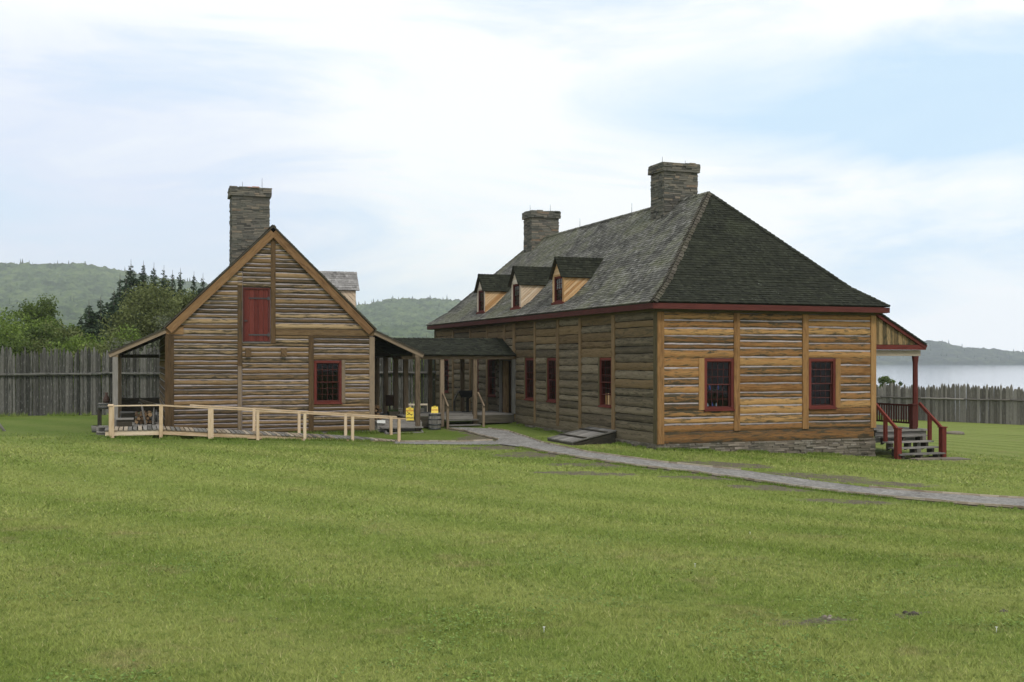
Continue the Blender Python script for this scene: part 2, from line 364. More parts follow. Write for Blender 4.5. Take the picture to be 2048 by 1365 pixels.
# ------------------------------------------------------------------ mesh helper
OFF = {}
class MB:
    """collects faces of ONE mesh object; UV.x runs along the piece, tv holds random tones"""
    def __init__(s): s.v = []; s.f = []; s.uv = []; s.tv = []; s.mi = []; s.sm = []
    def face(s, pts, uvs=None, tv=(0.5, 0.5, 0.5), mi=0, smooth=False):
        i = len(s.v); s.v.extend([tuple(p) for p in pts]); s.f.append(tuple(range(i, i + len(pts))))
        if uvs is None: uvs = [(p[0] + p[1], p[2]) for p in pts]
        s.uv.extend(uvs)
        if isinstance(tv, list): s.tv.extend(tv)
        else: s.tv.extend([tv] * len(pts))
        s.mi.append(mi); s.sm.append(smooth)
    def hexa(s, c, mi=0, tv=None, axis=None):
        """c: 8 corners, 0-3 bottom loop ccw, 4-7 top loop"""
        c = [Vector(p) for p in c]
        ex = (c[1] - c[0], c[3] - c[0], c[4] - c[0])
        L = [e.length for e in ex]
        ax = axis if axis is not None else L.index(max(L))
        ru, rv = R.uniform(0, 50), R.uniform(0, 50)
        tv = tv or (R.random(), R.random(), 0.45)
        loc = [(0, 0, 0), (1, 0, 0), (1, 1, 0), (0, 1, 0), (0, 0, 1), (1, 0, 1), (1, 1, 1), (0, 1, 1)]
        others = [k for k in range(3) if k != ax]
        def uvof(i): 
            q = loc[i]
            return (ru + q[ax] * L[ax], rv + q[others[0]] * L[others[0]] + q[others[1]] * L[others[1]])
        for q in ((3, 2, 1, 0), (4, 5, 6, 7), (0, 1, 5, 4), (1, 2, 6, 5), (2, 3, 7, 6), (3, 0, 4, 7)):
            s.face([c[i] for i in q], [uvof(i) for i in q], tv, mi)
    def box(s, x0, x1, y0, y1, z0, z1, mi=0, tv=None, axis=None):
        s.hexa([(x0, y0, z0), (x1, y0, z0), (x1, y1, z0), (x0, y1, z0), (x0, y0, z1), (x1, y0, z1), (x1, y1, z1), (x0, y1, z1)], mi, tv, axis)
    def bar(s, p, q, w, h, up=(0, 0, 1), mi=0, tv=None):
        p, q = Vector(p), Vector(q); d = (q - p).normalized(); up = Vector(up)
        sx = d.cross(up)
        if sx.length < 1e-4: sx = d.cross(Vector((1, 0, 0)))
        sx.normalize(); uz = sx.cross(d).normalized()
        a, b = sx * w / 2, uz * h / 2
        s.hexa([p - a - b, q - a - b, q + a - b, p + a - b, p - a + b, q - a + b, q + a + b, p + a + b], mi, tv, 0)
    def tube(s, pts, rads, n=7, mi=0, tv=None, cap=True, smooth=True):
        pts = [Vector(p) for p in pts]; rings = []; tv = tv or (R.random(), R.random(), 0.45)
        ru = R.uniform(0, 50); L = 0; Ls = []
        for k, p in enumerate(pts):
            if k: L += (p - pts[k - 1]).length
            Ls.append(L)
            d = (pts[min(k + 1, len(pts) - 1)] - pts[max(k - 1, 0)]).normalized()
            u = d.cross(Vector((0.31, 0.95, 0.05)));
            if u.length < 0.05: u = d.cross(Vector((0, 0, 1)))
            u.normalize(); w = d.cross(u)
            rings.append([p + (u * math.cos(2 * math.pi * j / n) + w * math.sin(2 * math.pi * j / n)) * rads[k] for j in range(n)])
        for k in range(len(pts) - 1):
            for j in range(n):
                j2 = (j + 1) % n; r = max(rads[k], 0.01) * 6.28 / n
                s.face([rings[k][j2], rings[k][j], rings[k + 1][j], rings[k + 1][j2]][::-1],
                       [(ru + Ls[k], (j + 1) * r), (ru + Ls[k], j * r), (ru + Ls[k + 1], j * r), (ru + Ls[k + 1], (j + 1) * r)][::-1], tv, mi, smooth)
        if cap:
            s.face(rings[0][::-1], [(ru, 0.01 * j) for j in range(n)], tv, mi); s.face(rings[-1], [(ru, 0.01 * j) for j in range(n)], tv, mi)
    def lathe(s, prof, cx, cy, n=16, mi=0, tv=None, smooth=True, cap=True):
        s.tube([(cx, cy, z) for r, z in prof], [r for r, z in prof], n, mi, tv, cap, smooth)
    def build(s, name, mats, parent=None, origin=None):
        if not s.f: return None
        V = np.array(s.v, dtype=np.float64)
        if origin is None:
            mn, mxx = V.min(0), V.max(0); origin = ((mn[0] + mxx[0]) / 2, (mn[1] + mxx[1]) / 2, mn[2])
        o3 = np.array(origin)
        me = bpy.data.meshes.new(name)
        n = len(V); nf = len(s.f); tot = np.array([len(f) for f in s.f], dtype=np.int32)
        me.vertices.add(n); me.vertices.foreach_set('co', (V - o3).astype(np.float32).ravel())
        me.loops.add(int(tot.sum())); me.loops.foreach_set('vertex_index', np.arange(n, dtype=np.int32))
        me.polygons.add(nf); st = np.zeros(nf, dtype=np.int32); st[1:] = np.cumsum(tot)[:-1]
        me.polygons.foreach_set('loop_start', st)
        me.polygons.foreach_set('material_index', np.array(s.mi, dtype=np.int32))
        me.polygons.foreach_set('use_smooth', np.array(s.sm, dtype=bool))
        me.update(calc_edges=True)
        uvl = me.uv_layers.new(name='UVMap'); uvl.data.foreach_set('uv', np.array(s.uv, dtype=np.float32).ravel())
        at = me.attributes.new('tv', 'FLOAT_COLOR', 'CORNER')
        tvv = np.ones((n, 4), dtype=np.float32); tvv[:, :3] = np.array(s.tv, dtype=np.float32)
        at.data.foreach_set('color', tvv.ravel())
        if any(s.sm):
            import bmesh
            bm = bmesh.new(); bm.from_mesh(me); bmesh.ops.remove_doubles(bm, verts=bm.verts, dist=1e-5); bm.to_mesh(me); bm.free()
        if not isinstance(mats, (list, tuple)): mats = [mats]
        for m in mats: me.materials.append(M[m] if isinstance(m, str) else m)
        ob = bpy.data.objects.new(name, me); COL.objects.link(ob)
        po = Vector((0, 0, 0))
        if parent is not None:
            ob.parent = parent; po = OFF.get(parent.name, Vector((0, 0, 0)))
        ob.location = Vector(origin) - po
        OFF[ob.name] = Vector(origin)
        return ob
def tag(o, label=None, cat=None, group=None, kind=None):
    if label: o['label'] = label
    if cat: o['category'] = cat
    if group: o['group'] = group
    if kind: o['kind'] = kind
    return o
def thing(name, label, cat, loc=(0, 0, 0), rz=0, group=None):
    o = bpy.data.objects.new(name, None); COL.objects.link(o)
    o.location = loc; o.rotation_euler = (0, 0, rz); o.empty_display_size = 0.3
    tag(o, label, cat, group); OFF[o.name] = Vector((0, 0, 0))
    return o
def fast_mesh(name, V, F, mat, tint=None, origin=(0, 0, 0), smooth=False, extra=None):
    """V (n,3) F (m,k) numpy"""
    me = bpy.data.meshes.new(name); k = F.shape[1]
    me.vertices.add(len(V)); me.vertices.foreach_set('co', (V - np.array(origin)).astype(np.float32).ravel())
    me.loops.add(F.size); me.loops.foreach_set('vertex_index', F.astype(np.int32).ravel())
    me.polygons.add(len(F)); me.polygons.foreach_set('loop_start', np.arange(0, F.size, k, dtype=np.int32))
    me.polygons.foreach_set('use_smooth', np.full(len(F), smooth))
    me.update(calc_edges=True)
    if tint is not None:
        at = me.attributes.new('tint', 'FLOAT', 'POINT' if len(tint) == len(V) else 'FACE'); at.data.foreach_set('value', tint.astype(np.float32))
    for nm, arr in (extra or {}).items():
        at = me.attributes.new(nm, 'FLOAT', 'POINT'); at.data.foreach_set('value', arr.astype(np.float32))
    me.materials.append(M[mat])
    ob = bpy.data.objects.new(name, me); COL.objects.link(ob); ob.location = origin
    return ob
NR = np.random.default_rng(11)
_T = NR.random((256, 256))
def vnoise(x, y, seed=0):
    x = np.asarray(x, float) + seed * 17.3; y = np.asarray(y, float) + seed * 31.7
    xi = np.floor(x).astype(int); yi = np.floor(y).astype(int); fx = x - xi; fy = y - yi
    fx = fx * fx * (3 - 2 * fx); fy = fy * fy * (3 - 2 * fy)
    g = lambda a, b: _T[a % 256, b % 256]
    return (g(xi, yi) * (1 - fx) + g(xi + 1, yi) * fx) * (1 - fy) + (g(xi, yi + 1) * (1 - fx) + g(xi + 1, yi + 1) * fx) * fy
def fbm(x, y, o=4, seed=0):
    s = 0; a = 0.5
    for k in range(o): s = s + a * vnoise(np.asarray(x) * 2 ** k, np.asarray(y) * 2 ** k, seed + k); a *= 0.5
    return s

# ------------------------------------------------------------------ terrain
CP = np.array([
    (4.4, 33.3, 0.0), (11.9, 36.15, -0.43), (12.2, 35.5, -.45), (13.9, 36, -.46), (15, 38.5, -.5), (0, 44.5, .15), (1.7, 40.3, .05), (3.5, 35.7, .0), (2.5, 38, .03), (-1.5, 43, .08),
    (-4, 39.6, -.24), (-7.3, 38.8, -.1), (-10.4, 38.2, .0), (-13.7, 37, .15), (-5, 42, -.03), (-3, 42.3, .0), (-9, 42, .05), (-13, 41, .1), (-16, 42, .1),
    (-24, 54, 0.0), (-12, 54, .05), (-3, 54, .1), (3, 58, .1), (-35, 54, -.1), (-5, 60, 0), (-20, 60, 0), (-22, 45, .1),
    (39, 84, -2.2), (33, 99, -2.4), (20, 60, -1.2), (15, 80, -1.8), (28, 60, -1.5), (20, 40, -.85), (50, 70, -2.2), (3, 75, -.6), (30, 110, -2.8),
    (11.2, 24, -.39), (9, 27, -.3), (5, 28.5, -.15), (0, 31, -.1), (-5, 33, -.05), (-15, 32, .1), (16, 30, -.6), (8, 20, -.1),
    (0, 25, .0), (-8, 25, .05), (0, 20, .12), (-10, 18, .3), (10, 15, .2), (0, 15, .4), (0, 10, .75), (-5, 10, .8), (6, 10, .7), (0, 5, 1.05), (-5, 4, 1.1), (5, 4, 1.0), (0, 0, 1.15),
    (-8, -5, 1.2), (8, -5, 1.1), (20, 10, -.1), (-20, 15, .5), (-30, 30, .2), (30, 25, -1.1), (25, 0, .3), (-25, 0, .9),
])
def _rbf():
    x, y, z = CP.T; A = 1.0 + 0 * x; n = len(x)
    r = np.hypot(x[:, None] - x[None], y[:, None] - y[None]); K = r + np.eye(n) * 0.25
    Pm = np.stack([A, x, y], 1); big = np.zeros((n + 3, n + 3)); big[:n, :n] = -K; big[:n, n:] = Pm; big[n:, :n] = Pm.T
    return np.linalg.solve(big, np.concatenate([z, [0, 0, 0]]))
_W = _rbf()
def gz(x, y):
    x = np.asarray(x, float); y = np.asarray(y, float); sh = x.shape; xf = x.ravel(); yf = y.ravel()
    out = np.empty(len(xf))
    for i in range(0, len(xf), 20000):
        a, b = xf[i:i + 20000], yf[i:i + 20000]
        r = np.hypot(a[:, None] - CP[:, 0], b[:, None] - CP[:, 1])
        z = -(r @ _W[:-3]) + _W[-3] + _W[-2] * a + _W[-1] * b
        # outside the yard
        azm = np.arctan2(a, np.maximum(b, 0.1)); d = np.hypot(a, b - 40)
        lake = np.clip((azm - math.radians(1)) / math.radians(7), 0, 1) * (b > 0)
        lake = np.where((b <= 0) & (a > 60), 1.0, lake)
        f = np.clip((d - 62) / 60, 0, 1); f = f * f * (3 - 2 * f)
        ff = np.clip((d - 66) / 25, 0, 1); ff = ff * ff * (3 - 2 * ff)
        far = -0.6 * (1 - lake) - 14.0 * lake
        fb = np.where(b < -5, 1.0, 0.0) * np.clip((-b - 5) / 40, 0, 1)
        w = f * (1 - lake) + ff * lake
        z = z * (1 - w) + far * w
        z = z * (1 - fb) + np.where(lake > 0.5, z, 0.8) * fb
        out[i:i + 20000] = z
    return out.reshape(sh)
def g1(x, y): return float(gz(np.array([x]), np.array([y]))[0])
def hit(px, py):
    """point of the ground seen at that spot of the photograph"""
    kx = (px - 1024) / FPX; kz = (HORZ - py) / FPX
    Ys = np.arange(4, 130, 0.05); zr = EYE + kz * Ys; zg = gz(kx * Ys, Ys)
    i = np.argmax(zr <= zg); return (kx * Ys[i], Ys[i], zg[i])

far_edge = [(893, 857), (940, 857.3), (977, 859), (1016, 864), (1052, 876), (1083, 887), (1137, 898), (1174, 906), (1234, 914.5), (1325, 927), (1400, 935), (1482, 943), (1629, 964), (1738, 977.5), (1848, 987.7), (2048, 999), (2300, 1012)]
near_edge = [(893, 858.6), (931, 864), (968, 874), (997, 881), (985, 889), (1040, 895.5), (1083, 904.5), (1143, 914.4), (1204, 924), (1264, 933), (1400, 948), (1519, 966), (1610, 978), (1789, 997), (1921, 1008), (2048, 1017), (2300, 1035)]
FE = [hit(*p) for p in far_edge]; NE = [hit(*p) for p in near_edge]
SIDE_T = [hit(*p) for p in ((790, 884), (850, 884.5), (920, 885), (985, 882.5))]
SIDE_B = [hit(*p) for p in ((790, 889), (850, 890), (920, 891), (1000, 891))]
def resample(pts, n):
    P = np.array(pts); d = np.concatenate([[0], np.cumsum(np.hypot(*(P[1:, :2] - P[:-1, :2]).T))]); t = np.linspace(0, d[-1], n)
    return np.stack([np.interp(t, d, P[:, k]) for k in range(3)], 1)
def in_poly(x, y, poly):
    ins = np.zeros(x.shape, bool); n = len(poly); j = n - 1
    for i in range(n):
        xi, yi = poly[i][:2]; xj, yj = poly[j][:2]
        c = ((yi > y) != (yj > y)) & (x < (xj - xi) * (y - yi) / (yj - yi + 1e-12) + xi); ins ^= c; j = i
    return ins
def seg_dist(x, y, pts):
    best = np.full(x.shape, 1e9)
    for (ax, ay, *_), (bx, by, *_) in zip(pts[:-1], pts[1:]):
        vx, vy = bx - ax, by - ay; t = np.clip(((x - ax) * vx + (y - ay) * vy) / (vx * vx + vy * vy + 1e-9), 0, 1)
        best = np.minimum(best, np.hypot(x - ax - t * vx, y - ay - t * vy))
    return best
PATH_POLY = FE + NE[::-1]
SIDE_POLY = SIDE_T + SIDE_B[::-1]
DIRT = [(hit(960, 876), 1.2, .5), (hit(990, 896), 1.9, .42), (hit(1080, 909), 1.7, .5), (hit(1180, 931), 1.5, .35), (hit(1150, 948), 1.3, .3), (hit(1230, 950), .8, .25), (hit(1420, 957), 1.6, .3), (hit(1560, 977), 1.5, .3),
        (hit(1610, 952), 2.2, .45), (hit(1760, 966), 1.8, .35), (hit(1690, 1003), 1.3, .3), (hit(1930, 992), 2.0, .3), (hit(1850, 918), 1.6, .35), (hit(1640, 1238), .28, .1), (hit(1440, 930), 1.8, .4), (hit(1822, 1226), .10, .05)]
def dirt_at(x, y):
    d = np.zeros(x.shape)
    pd = np.minimum(seg_dist(x, y, FE[2:]), seg_dist(x, y, NE)); ps = np.minimum(seg_dist(x, y, SIDE_T), seg_dist(x, y, SIDE_B))
    d = np.maximum(d, np.clip(0.78 - pd / 0.6, 0, 1)); d = np.maximum(d, np.clip(0.40 - ps / 0.35, 0, 1))
    for (cx, cy, _), rx, ry in DIRT:
        q = ((x - cx) / rx) ** 2 + ((y - cy) / (ry * 2.2)) ** 2
        d = np.maximum(d, np.clip(1.1 - q, 0, .72))
    d = np.where(in_poly(x, y, PATH_POLY) | in_poly(x, y, SIDE_POLY), 1.0, d)
    return d
def lush_at(x, y):
    l = np.clip(1 - np.abs(seg_dist(x, y, NE)) / 2.2, 0, 1) * 0.6
    sdg = [(-14, 36.2), (-9, 37.4), (-3.5, 39)]
    l = np.maximum(l, np.clip(1.25 - seg_dist(x, y, sdg) / 1.8, 0, 1) * 0.8)
    l = np.maximum(l, np.where((y > 37) & (x < 3) & (y > 37 + 0.25 * (x + 8)), 0.75, 0))
    l = np.maximum(l, np.clip(1.3 - seg_dist(x, y, [(4.2, 32.8), (11.8, 35.6)]) / 1.6, 0, 1) * 0.4)
    dry = .50 * np.exp(-((y - 25) / 7.5) ** 2) * (.45 + .9 * (fbm(x * .25, y * .25, 3, 31) - .1))
    return np.where(l > .05, l, -dry)
def axis_pts(lo, hi, a, b, fine, mid):
    c = list(np.arange(a, b, fine)); x = b; s = fine
    while x < hi: c.append(x); s *= 1.12; x += s
    x = a; s = fine; l = []
    while x > lo: s *= 1.12; x -= s; l.append(x)
    return np.array(sorted(l) + c)
xs = axis_pts(-2600, 2600, -17, 17, 0.28, 1); ys = axis_pts(-600, 3000, 5, 56, 0.28, 1)
GX, GY = np.meshgrid(xs, ys); GZ = gz(GX, GY)
bump = (fbm(GX * 0.9, GY * 0.9, 3, 5) - 0.44) * 0.05 + (fbm(GX * .2, GY * .2, 2, 9) - .4) * 0.08
nearb = np.clip(1 - np.hypot(GX, GY - 30) / 90, 0, 1) * np.clip((36 - GY) / 8, 0.25, 1)
GZ = GZ + bump * np.where(nearb > 0, nearb, 0)
ny, nx = GX.shape; idx = np.arange(nx * ny).reshape(ny, nx)
F = np.stack([idx[:-1, :-1], idx[:-1, 1:], idx[1:, 1:], idx[1:, :-1]], -1).reshape(-1, 4)
dt = np.zeros(GX.shape); lu = np.zeros(GX.shape); sel = (np.abs(GX) < 25) & (GY > 3) & (GY < 70)
dt[sel] = dirt_at(GX[sel], GY[sel]); lu[sel] = lush_at(GX[sel], GY[sel])
ground = fast_mesh('ground', np.stack([GX, GY, GZ], -1).reshape(-1, 3), F, 'ground', smooth=True, extra={'dirt': dt.ravel(), 'lush': lu.ravel()})
tag(ground, 'mown green lawn sloping gently towards the lake', kind='structure')
from mathutils.bvhtree import BVHTree
def gtop(x, y):
    """height of the built ground mesh (bilinear)"""
    x = np.asarray(x, float); y = np.asarray(y, float)
    i = np.clip(np.searchsorted(xs, x) - 1, 0, nx - 2); j = np.clip(np.searchsorted(ys, y) - 1, 0, ny - 2)
    fx = (x - xs[i]) / (xs[i + 1] - xs[i]); fy = (y - ys[j]) / (ys[j + 1] - ys[j])
    return (GZ[j, i] * (1 - fx) + GZ[j, i + 1] * fx) * (1 - fy) + (GZ[j + 1, i] * (1 - fx) + GZ[j + 1, i + 1] * fx) * fy
def gt(x, y): return float(gtop(np.array([x]), np.array([y]))[0])

# gravel paths laid on the lawn
def strip(name, A, B, n, label, lift=0.03):
    a = resample(A, n); b = resample(B, n); m = 5; V = []
    for k in range(n):
        for q in range(m + 1):
            p = a[k] + (b[k] - a[k]) * q / m; V.append((p[0], p[1], gt(p[0], p[1]) + lift))
    V = np.array(V); id2 = np.arange(n * (m + 1)).reshape(n, m + 1)
    FF = np.stack([id2[:-1, :-1], id2[1:, :-1], id2[1:, 1:], id2[:-1, 1:]], -1).reshape(-1, 4)
    o = fast_mesh(name, V, FF[:, ::-1], 'gravel', smooth=True); tag(o, label, kind='structure'); return o
strip('path', FE, NE, 150, 'grey crushed gravel path curving from the breezeway steps')
strip('side_path', SIDE_T, SIDE_B, 30, 'narrow gravel side path leading to the ramp', 0.022)
def edging(pts, n, label):
    P = resample(pts, n); mb = MB()
    for k in range(n - 1):
        p, q = P[k].copy(), P[k + 1].copy(); p[2] = gt(*p[:2]) + 0.045; q[2] = gt(*q[:2]) + 0.045
        mb.bar(p, q, 0.024, 0.05)
    o = mb.build('edging_board', 'beam_pale'); tag(o, label, 'path edging', 'timber edging along the gravel paths'); return o
edging(FE[2:12], 60, 'pale edging on the far side of the path below the long wall')
edging(FE[13:], 30, 'pale edging on the far side of the path in front of the lakeside lawn')
edging(NE[:4], 14, 'thin timber edging curving from the breezeway steps to the side path')
edging(NE[5:16], 80, 'timber edging on the lawn side of the path')
edging(SIDE_T, 20, 'pale timber edging on the house side of the narrow side path')

# ------------------------------------------------------------------ builders for timber, stone and shingles
class Fr:
    """wall frame: a along the wall, n outwards, z up -> thing-local coordinates"""
    def __init__(s, o, ad, nd): s.o, s.a, s.n = Vector((*o, 0)), Vector((*ad, 0)), Vector((*nd, 0))
    def __call__(s, a, n, z): return s.o + s.a * a + s.n * n + Vector((0, 0, z))
    def box(s, mb, a0, a1, n0, n1, z0, z1, mi=0, tv=None, axis=None):
        c = [s(a0, n0, z0), s(a1, n0, z0), s(a1, n1, z0), s(a0, n1, z0), s(a0, n0, z1), s(a1, n0, z1), s(a1, n1, z1), s(a0, n1, z1)]
        if s.a.cross(s.n).z < 0: c = [c[3], c[2], c[1], c[0], c[7], c[6], c[5], c[4]]
        mb.hexa(c, mi, tv, axis)
def logs(mb, fr, a0, a1, z0, z1, hmean, gap=0.042, bulge=0.022, mi_log=0, mi_ch=1, clip=None, wob=0.009, pick=None, ch_n=-0.012):
    """courses of hewn logs between z0 and z1 with chinking; clip(z) -> (a_lo, a_hi)"""
    n = max(1, round((z1 - z0) / hmean)); w = [R.uniform(0.72, 1.28) for _ in range(n)]; s = sum(w); z = z0
    ks = [(-1, -0.05), (0.0, -0.02), (0.12, 0.55), (0.38, 1.0), (0.68, 0.95), (0.9, 0.4), (1.0, -0.02)]
    for i in range(n):
        h = (z1 - z0) * w[i] / s; zl, zh = z + (gap / 2 if i else 0), z + h - (gap / 2 if i < n - 1 else 0)
        L0, L1 = a0, a1
        if clip:
            lo, hi = clip((zl + zh) / 2); L0, L1 = max(a0, lo), min(a1, hi)
        if L1 - L0 > 0.06:
            m = max(2, int((L1 - L0) / 0.28)); tv0, tv1 = R.random(), R.random(); ru, rv = R.uniform(0, 90), R.uniform(0, 90)
            mi = mi_log if pick is None else pick((L0 + L1) / 2, (zl + zh) / 2)
            tw = R.uniform(-0.012, 0.012); prev = None; wb = [R.uniform(-wob, wob) for _ in range(m + 1)]; wt = [R.uniform(-wob, wob) for _ in range(m + 1)]
            taper = R.uniform(-0.5, 0.5) * gap
            for k in range(m + 1):
                aa = L0 + (L1 - L0) * k / m; zb, zt = zl + wb[k] + taper * (k / m - .5), zh + wt[k] + taper * (k / m - .5)
                ring = []
                for f, d in ks[1:]:
                    ring.append((fr(aa, d * bulge + tw * (f - .5) + R.uniform(-.004, .004), zb + (zt - zb) * f), ru + aa, rv + f * (zh - zl), f))
                if prev:
                    for q in range(len(ring) - 1):
                        A, B, C, D = prev[q], ring[q], ring[q + 1], prev[q + 1]
                        pts = [A, B, C, D]
                        if fr.a.cross(fr.n).z > 0: pts = pts[::-1]
                        mb.face([p[0] for p in pts], [(p[1], p[2]) for p in pts], [(tv0, tv1, p[3]) for p in pts], mi, True)
                prev = ring
            if i < n - 1:        # chinking strip above this log
                prev = None; tvc = R.random()
                lo2, hi2 = (clip(zh + gap / 2) if clip else (a0, a1)); C0, C1 = max(a0, lo2), min(a1, hi2)
                m2 = max(2, int((C1 - C0) / 0.2))
                if C1 - C0 > .05:
                    for k in range(m2 + 1):
                        aa = C0 + (C1 - C0) * k / m2; j = R.uniform(-.006, .006)
                        cur = [fr(aa, ch_n, zh - 0.02), fr(aa, ch_n + 0.012 + j, zh + gap * .5), fr(aa, ch_n, zh + gap + 0.02)]
                        if prev:
                            for q in range(2):
                                pts = [prev[q], cur[q], cur[q + 1], prev[q + 1]]
                                if fr.a.cross(fr.n).z > 0: pts = pts[::-1]
                                mb.face(pts, None, (min(1, max(0, tvc + R.uniform(-.3, .3))), .5, .5), mi_ch, True)
                        prev = cur
        z += h
def shingles(mb, e0, e1, r1, r0, expo=0.12, wid=0.105, thick=0.016, mi=0, slab=0.05, mi_under=1, holes=None):
    """shingle courses on the planar patch eave e0-e1, top r0-r1"""
    e0, e1, r0, r1 = map(Vector, (e0, e1, r0, r1))
    A = (e1 - e0).normalized(); N = A.cross((r0 + r1) / 2 - (e0 + e1) / 2).normalized()
    if N.z < 0: N = -N
    flip = A.cross(N.cross(A)).dot(N) < 0
    T = N.cross(A)
    if (r0 - e0).dot(T) < 0: T = -T
    H = (r0 - e0).dot(T); W = (e1 - e0).length; ra, rb = (r0 - e0).dot(A), (r1 - e0).dot(A)
    lo = lambda t: ra * t / H; hi = lambda t: W + (rb - W) * t / H
    n = int(H / expo) + 1
    rev = A.cross(T).dot(N) < 0
    for i in range(n):
        t0 = i * expo; t1 = min(t0 + expo * 1.25, H + .01); a = lo(t0) - R.uniform(0, wid)
        row = R.uniform(-.12, .12)
        while a < hi(t0):
            w = wid * R.uniform(.65, 1.5); x0, x1 = max(a, lo(t0)) + .003, min(a + w, hi(t0)) - .003
            a += w
            if x1 - x0 < .02: continue
            y0 = max(0, t0 + R.uniform(-.010, .010)) if i else t0 - .02; h = thick * R.uniform(.7, 1.6)
            x0b, x1b = max(x0, lo(min(t1, H))), min(x1, hi(min(t1, H)))
            if x1b < x0b: x0b = x1b = (x0b + x1b) / 2
            p = [e0 + A * x0 + T * y0 + N * h, e0 + A * x1 + T * y0 + N * h, e0 + A * x1b + T * t1 + N * .003, e0 + A * x0b + T * t1 + N * .003]
            q = [e0 + A * x0 + T * y0 - N * .004, e0 + A * x1 + T * y0 - N * .004]
            if holes and any(hh((p[0] + p[2]) / 2) for hh in holes): continue
            tv = (min(1, max(0, R.gauss(.5, .22) + row)), R.random(), .5)
            g1_, g2_ = [p[0], p[1], p[2], p[3]], [q[0], q[1], p[1], p[0]]
            if rev: g1_.reverse(); g2_.reverse()
            mb.face(g1_, None, tv, mi); mb.face(g2_, None, tv, mi)
    u = [e0, e1, r1, r0] if (r1 - r0).length > 1e-3 else [e0, e1, r1]
    lo_ = [p - N * slab for p in u]
    if rev: u = u[::-1]; lo_ = lo_[::-1]
    mb.face(u, None, (.3, .5, .5), mi); mb.face(lo_[::-1], None, (.3, .5, .5), mi_under)
    for k in range(len(u)):
        k2 = (k + 1) % len(u); mb.face([lo_[k], lo_[k2], u[k2], u[k]], None, (.4, .5, .5), mi)
def ridge_caps(mb, p, q, nrm1, nrm2, step=0.16, w=0.13, mi=0):
    p, q = Vector(p), Vector(q); d = (q - p); L = d.length; d.normalize(); n = int(L / step)
    for i in range(n):
        a = p + d * (i * step); b = a + d * step * 1.3
        for nn in (nrm1, nrm2):
            nn = Vector(nn).normalized(); t = nn.cross(d).normalized()
            other = nrm2 if nn.dot(Vector(nrm1).normalized()) > .9999 else nrm1
            if t.dot(Vector(other)) > 0: t = -t
            h = R.uniform(.035, .05); tv = (R.gauss(.5, .2), R.random(), .5); ww = w * R.uniform(.85, 1.2)
            f = [a + nn * h, b + nn * .02, b + t * ww + nn * .02, a + t * ww + nn * h]
            g = [a + nn * h, a + t * ww + nn * h, a + t * ww, a]
            if (f[1] - f[0]).cross(f[3] - f[0]).dot(nn) < 0: f.reverse()
            mb.face(f, None, tv, mi); mb.face(g, None, tv, mi); mb.face(g[::-1], None, tv, mi)
def stones(mb, fr, a0, a1, z0, z1, cz=(.05, .11), cl=(.14, .5), out=.03, zfun=None, zbot=None):
    z = z0
    while z < z1 - .01:
        h = min(R.uniform(*cz), z1 - z); a = a0
        if z1 - z - h < .03: h = z1 - z
        while a < a1 - .005:
            l = R.uniform(*cl) * (1 if h < .09 else 1.2)
            if a1 - a - l < .1: l = a1 - a
            zm = z + h / 2; am = a + l / 2
            if (zfun is None or zm < zfun(am)) and (zbot is None or zm > zbot(am)):
                o = R.uniform(0, out); j = lambda: R.uniform(-.006, .006)
                e = .004
                c = [fr(a + e, -.05, z + e), fr(a + l - e, -.05, z + e), fr(a + l - e + j(), o + j(), z + e + j()), fr(a + e + j(), o + j(), z + e + j()),
                     fr(a + e, -.05, z + h - e), fr(a + l - e, -.05, z + h - e), fr(a + l - e + j(), o + j(), z + h - e + j()), fr(a + e + j(), o + j(), z + h - e + j())]
                if fr.a.cross(fr.n).z < 0: c = [c[3], c[2], c[1], c[0], c[7], c[6], c[5], c[4]]
                mb.hexa(c, 0, (min(1, max(0, R.gauss(.45, .25))), R.random(), .5))
            a += l
        z += h
def stone_stack(name, x0, x1, y0, y1, z0, z1, parent, cap=0.32, out=.03):
    """rubble chimney shaft with a wider capping band"""
    mb = MB(); mb.box(x0 + .02, x1 - .02, y0 + .02, y1 - .02, z0, z1 - .02, 1)
    for zz0, zz1, g in ((z0, z1 - cap, 0), (z1 - cap, z1, .07)):
        X0, X1, Y0, Y1 = x0 - g, x1 + g, y0 - g, y1 + g
        if g: mb.box(X0 + .02, X1 - .02, Y0 + .02, Y1 - .02, zz0 - .005, zz1 - .01, 1)
        for fr, L in ((Fr((X0, Y0), (1, 0), (0, -1)), X1 - X0), (Fr((X1, Y0), (0, 1), (1, 0)), Y1 - Y0), (Fr((X1, Y1), (-1, 0), (0, 1)), X1 - X0), (Fr((X0, Y1), (0, -1), (-1, 0)), Y1 - Y0)):
            stones(mb, fr, 0, L, zz0, zz1, (.045, .095) if not g else (.05, .09), out=out)
    for _ in range(26):           # loose slabs on top
        cx, cy = R.uniform(x0, x1), R.uniform(y0, y1); a, b = R.uniform(.08, .2), R.uniform(.08, .2)
        mb.box(cx - a, cx + a, cy - b, cy + b, z1 - .03, z1 + R.uniform(.0, .035))
    return mb.build(name, ['stone', 'mortar'], parent)
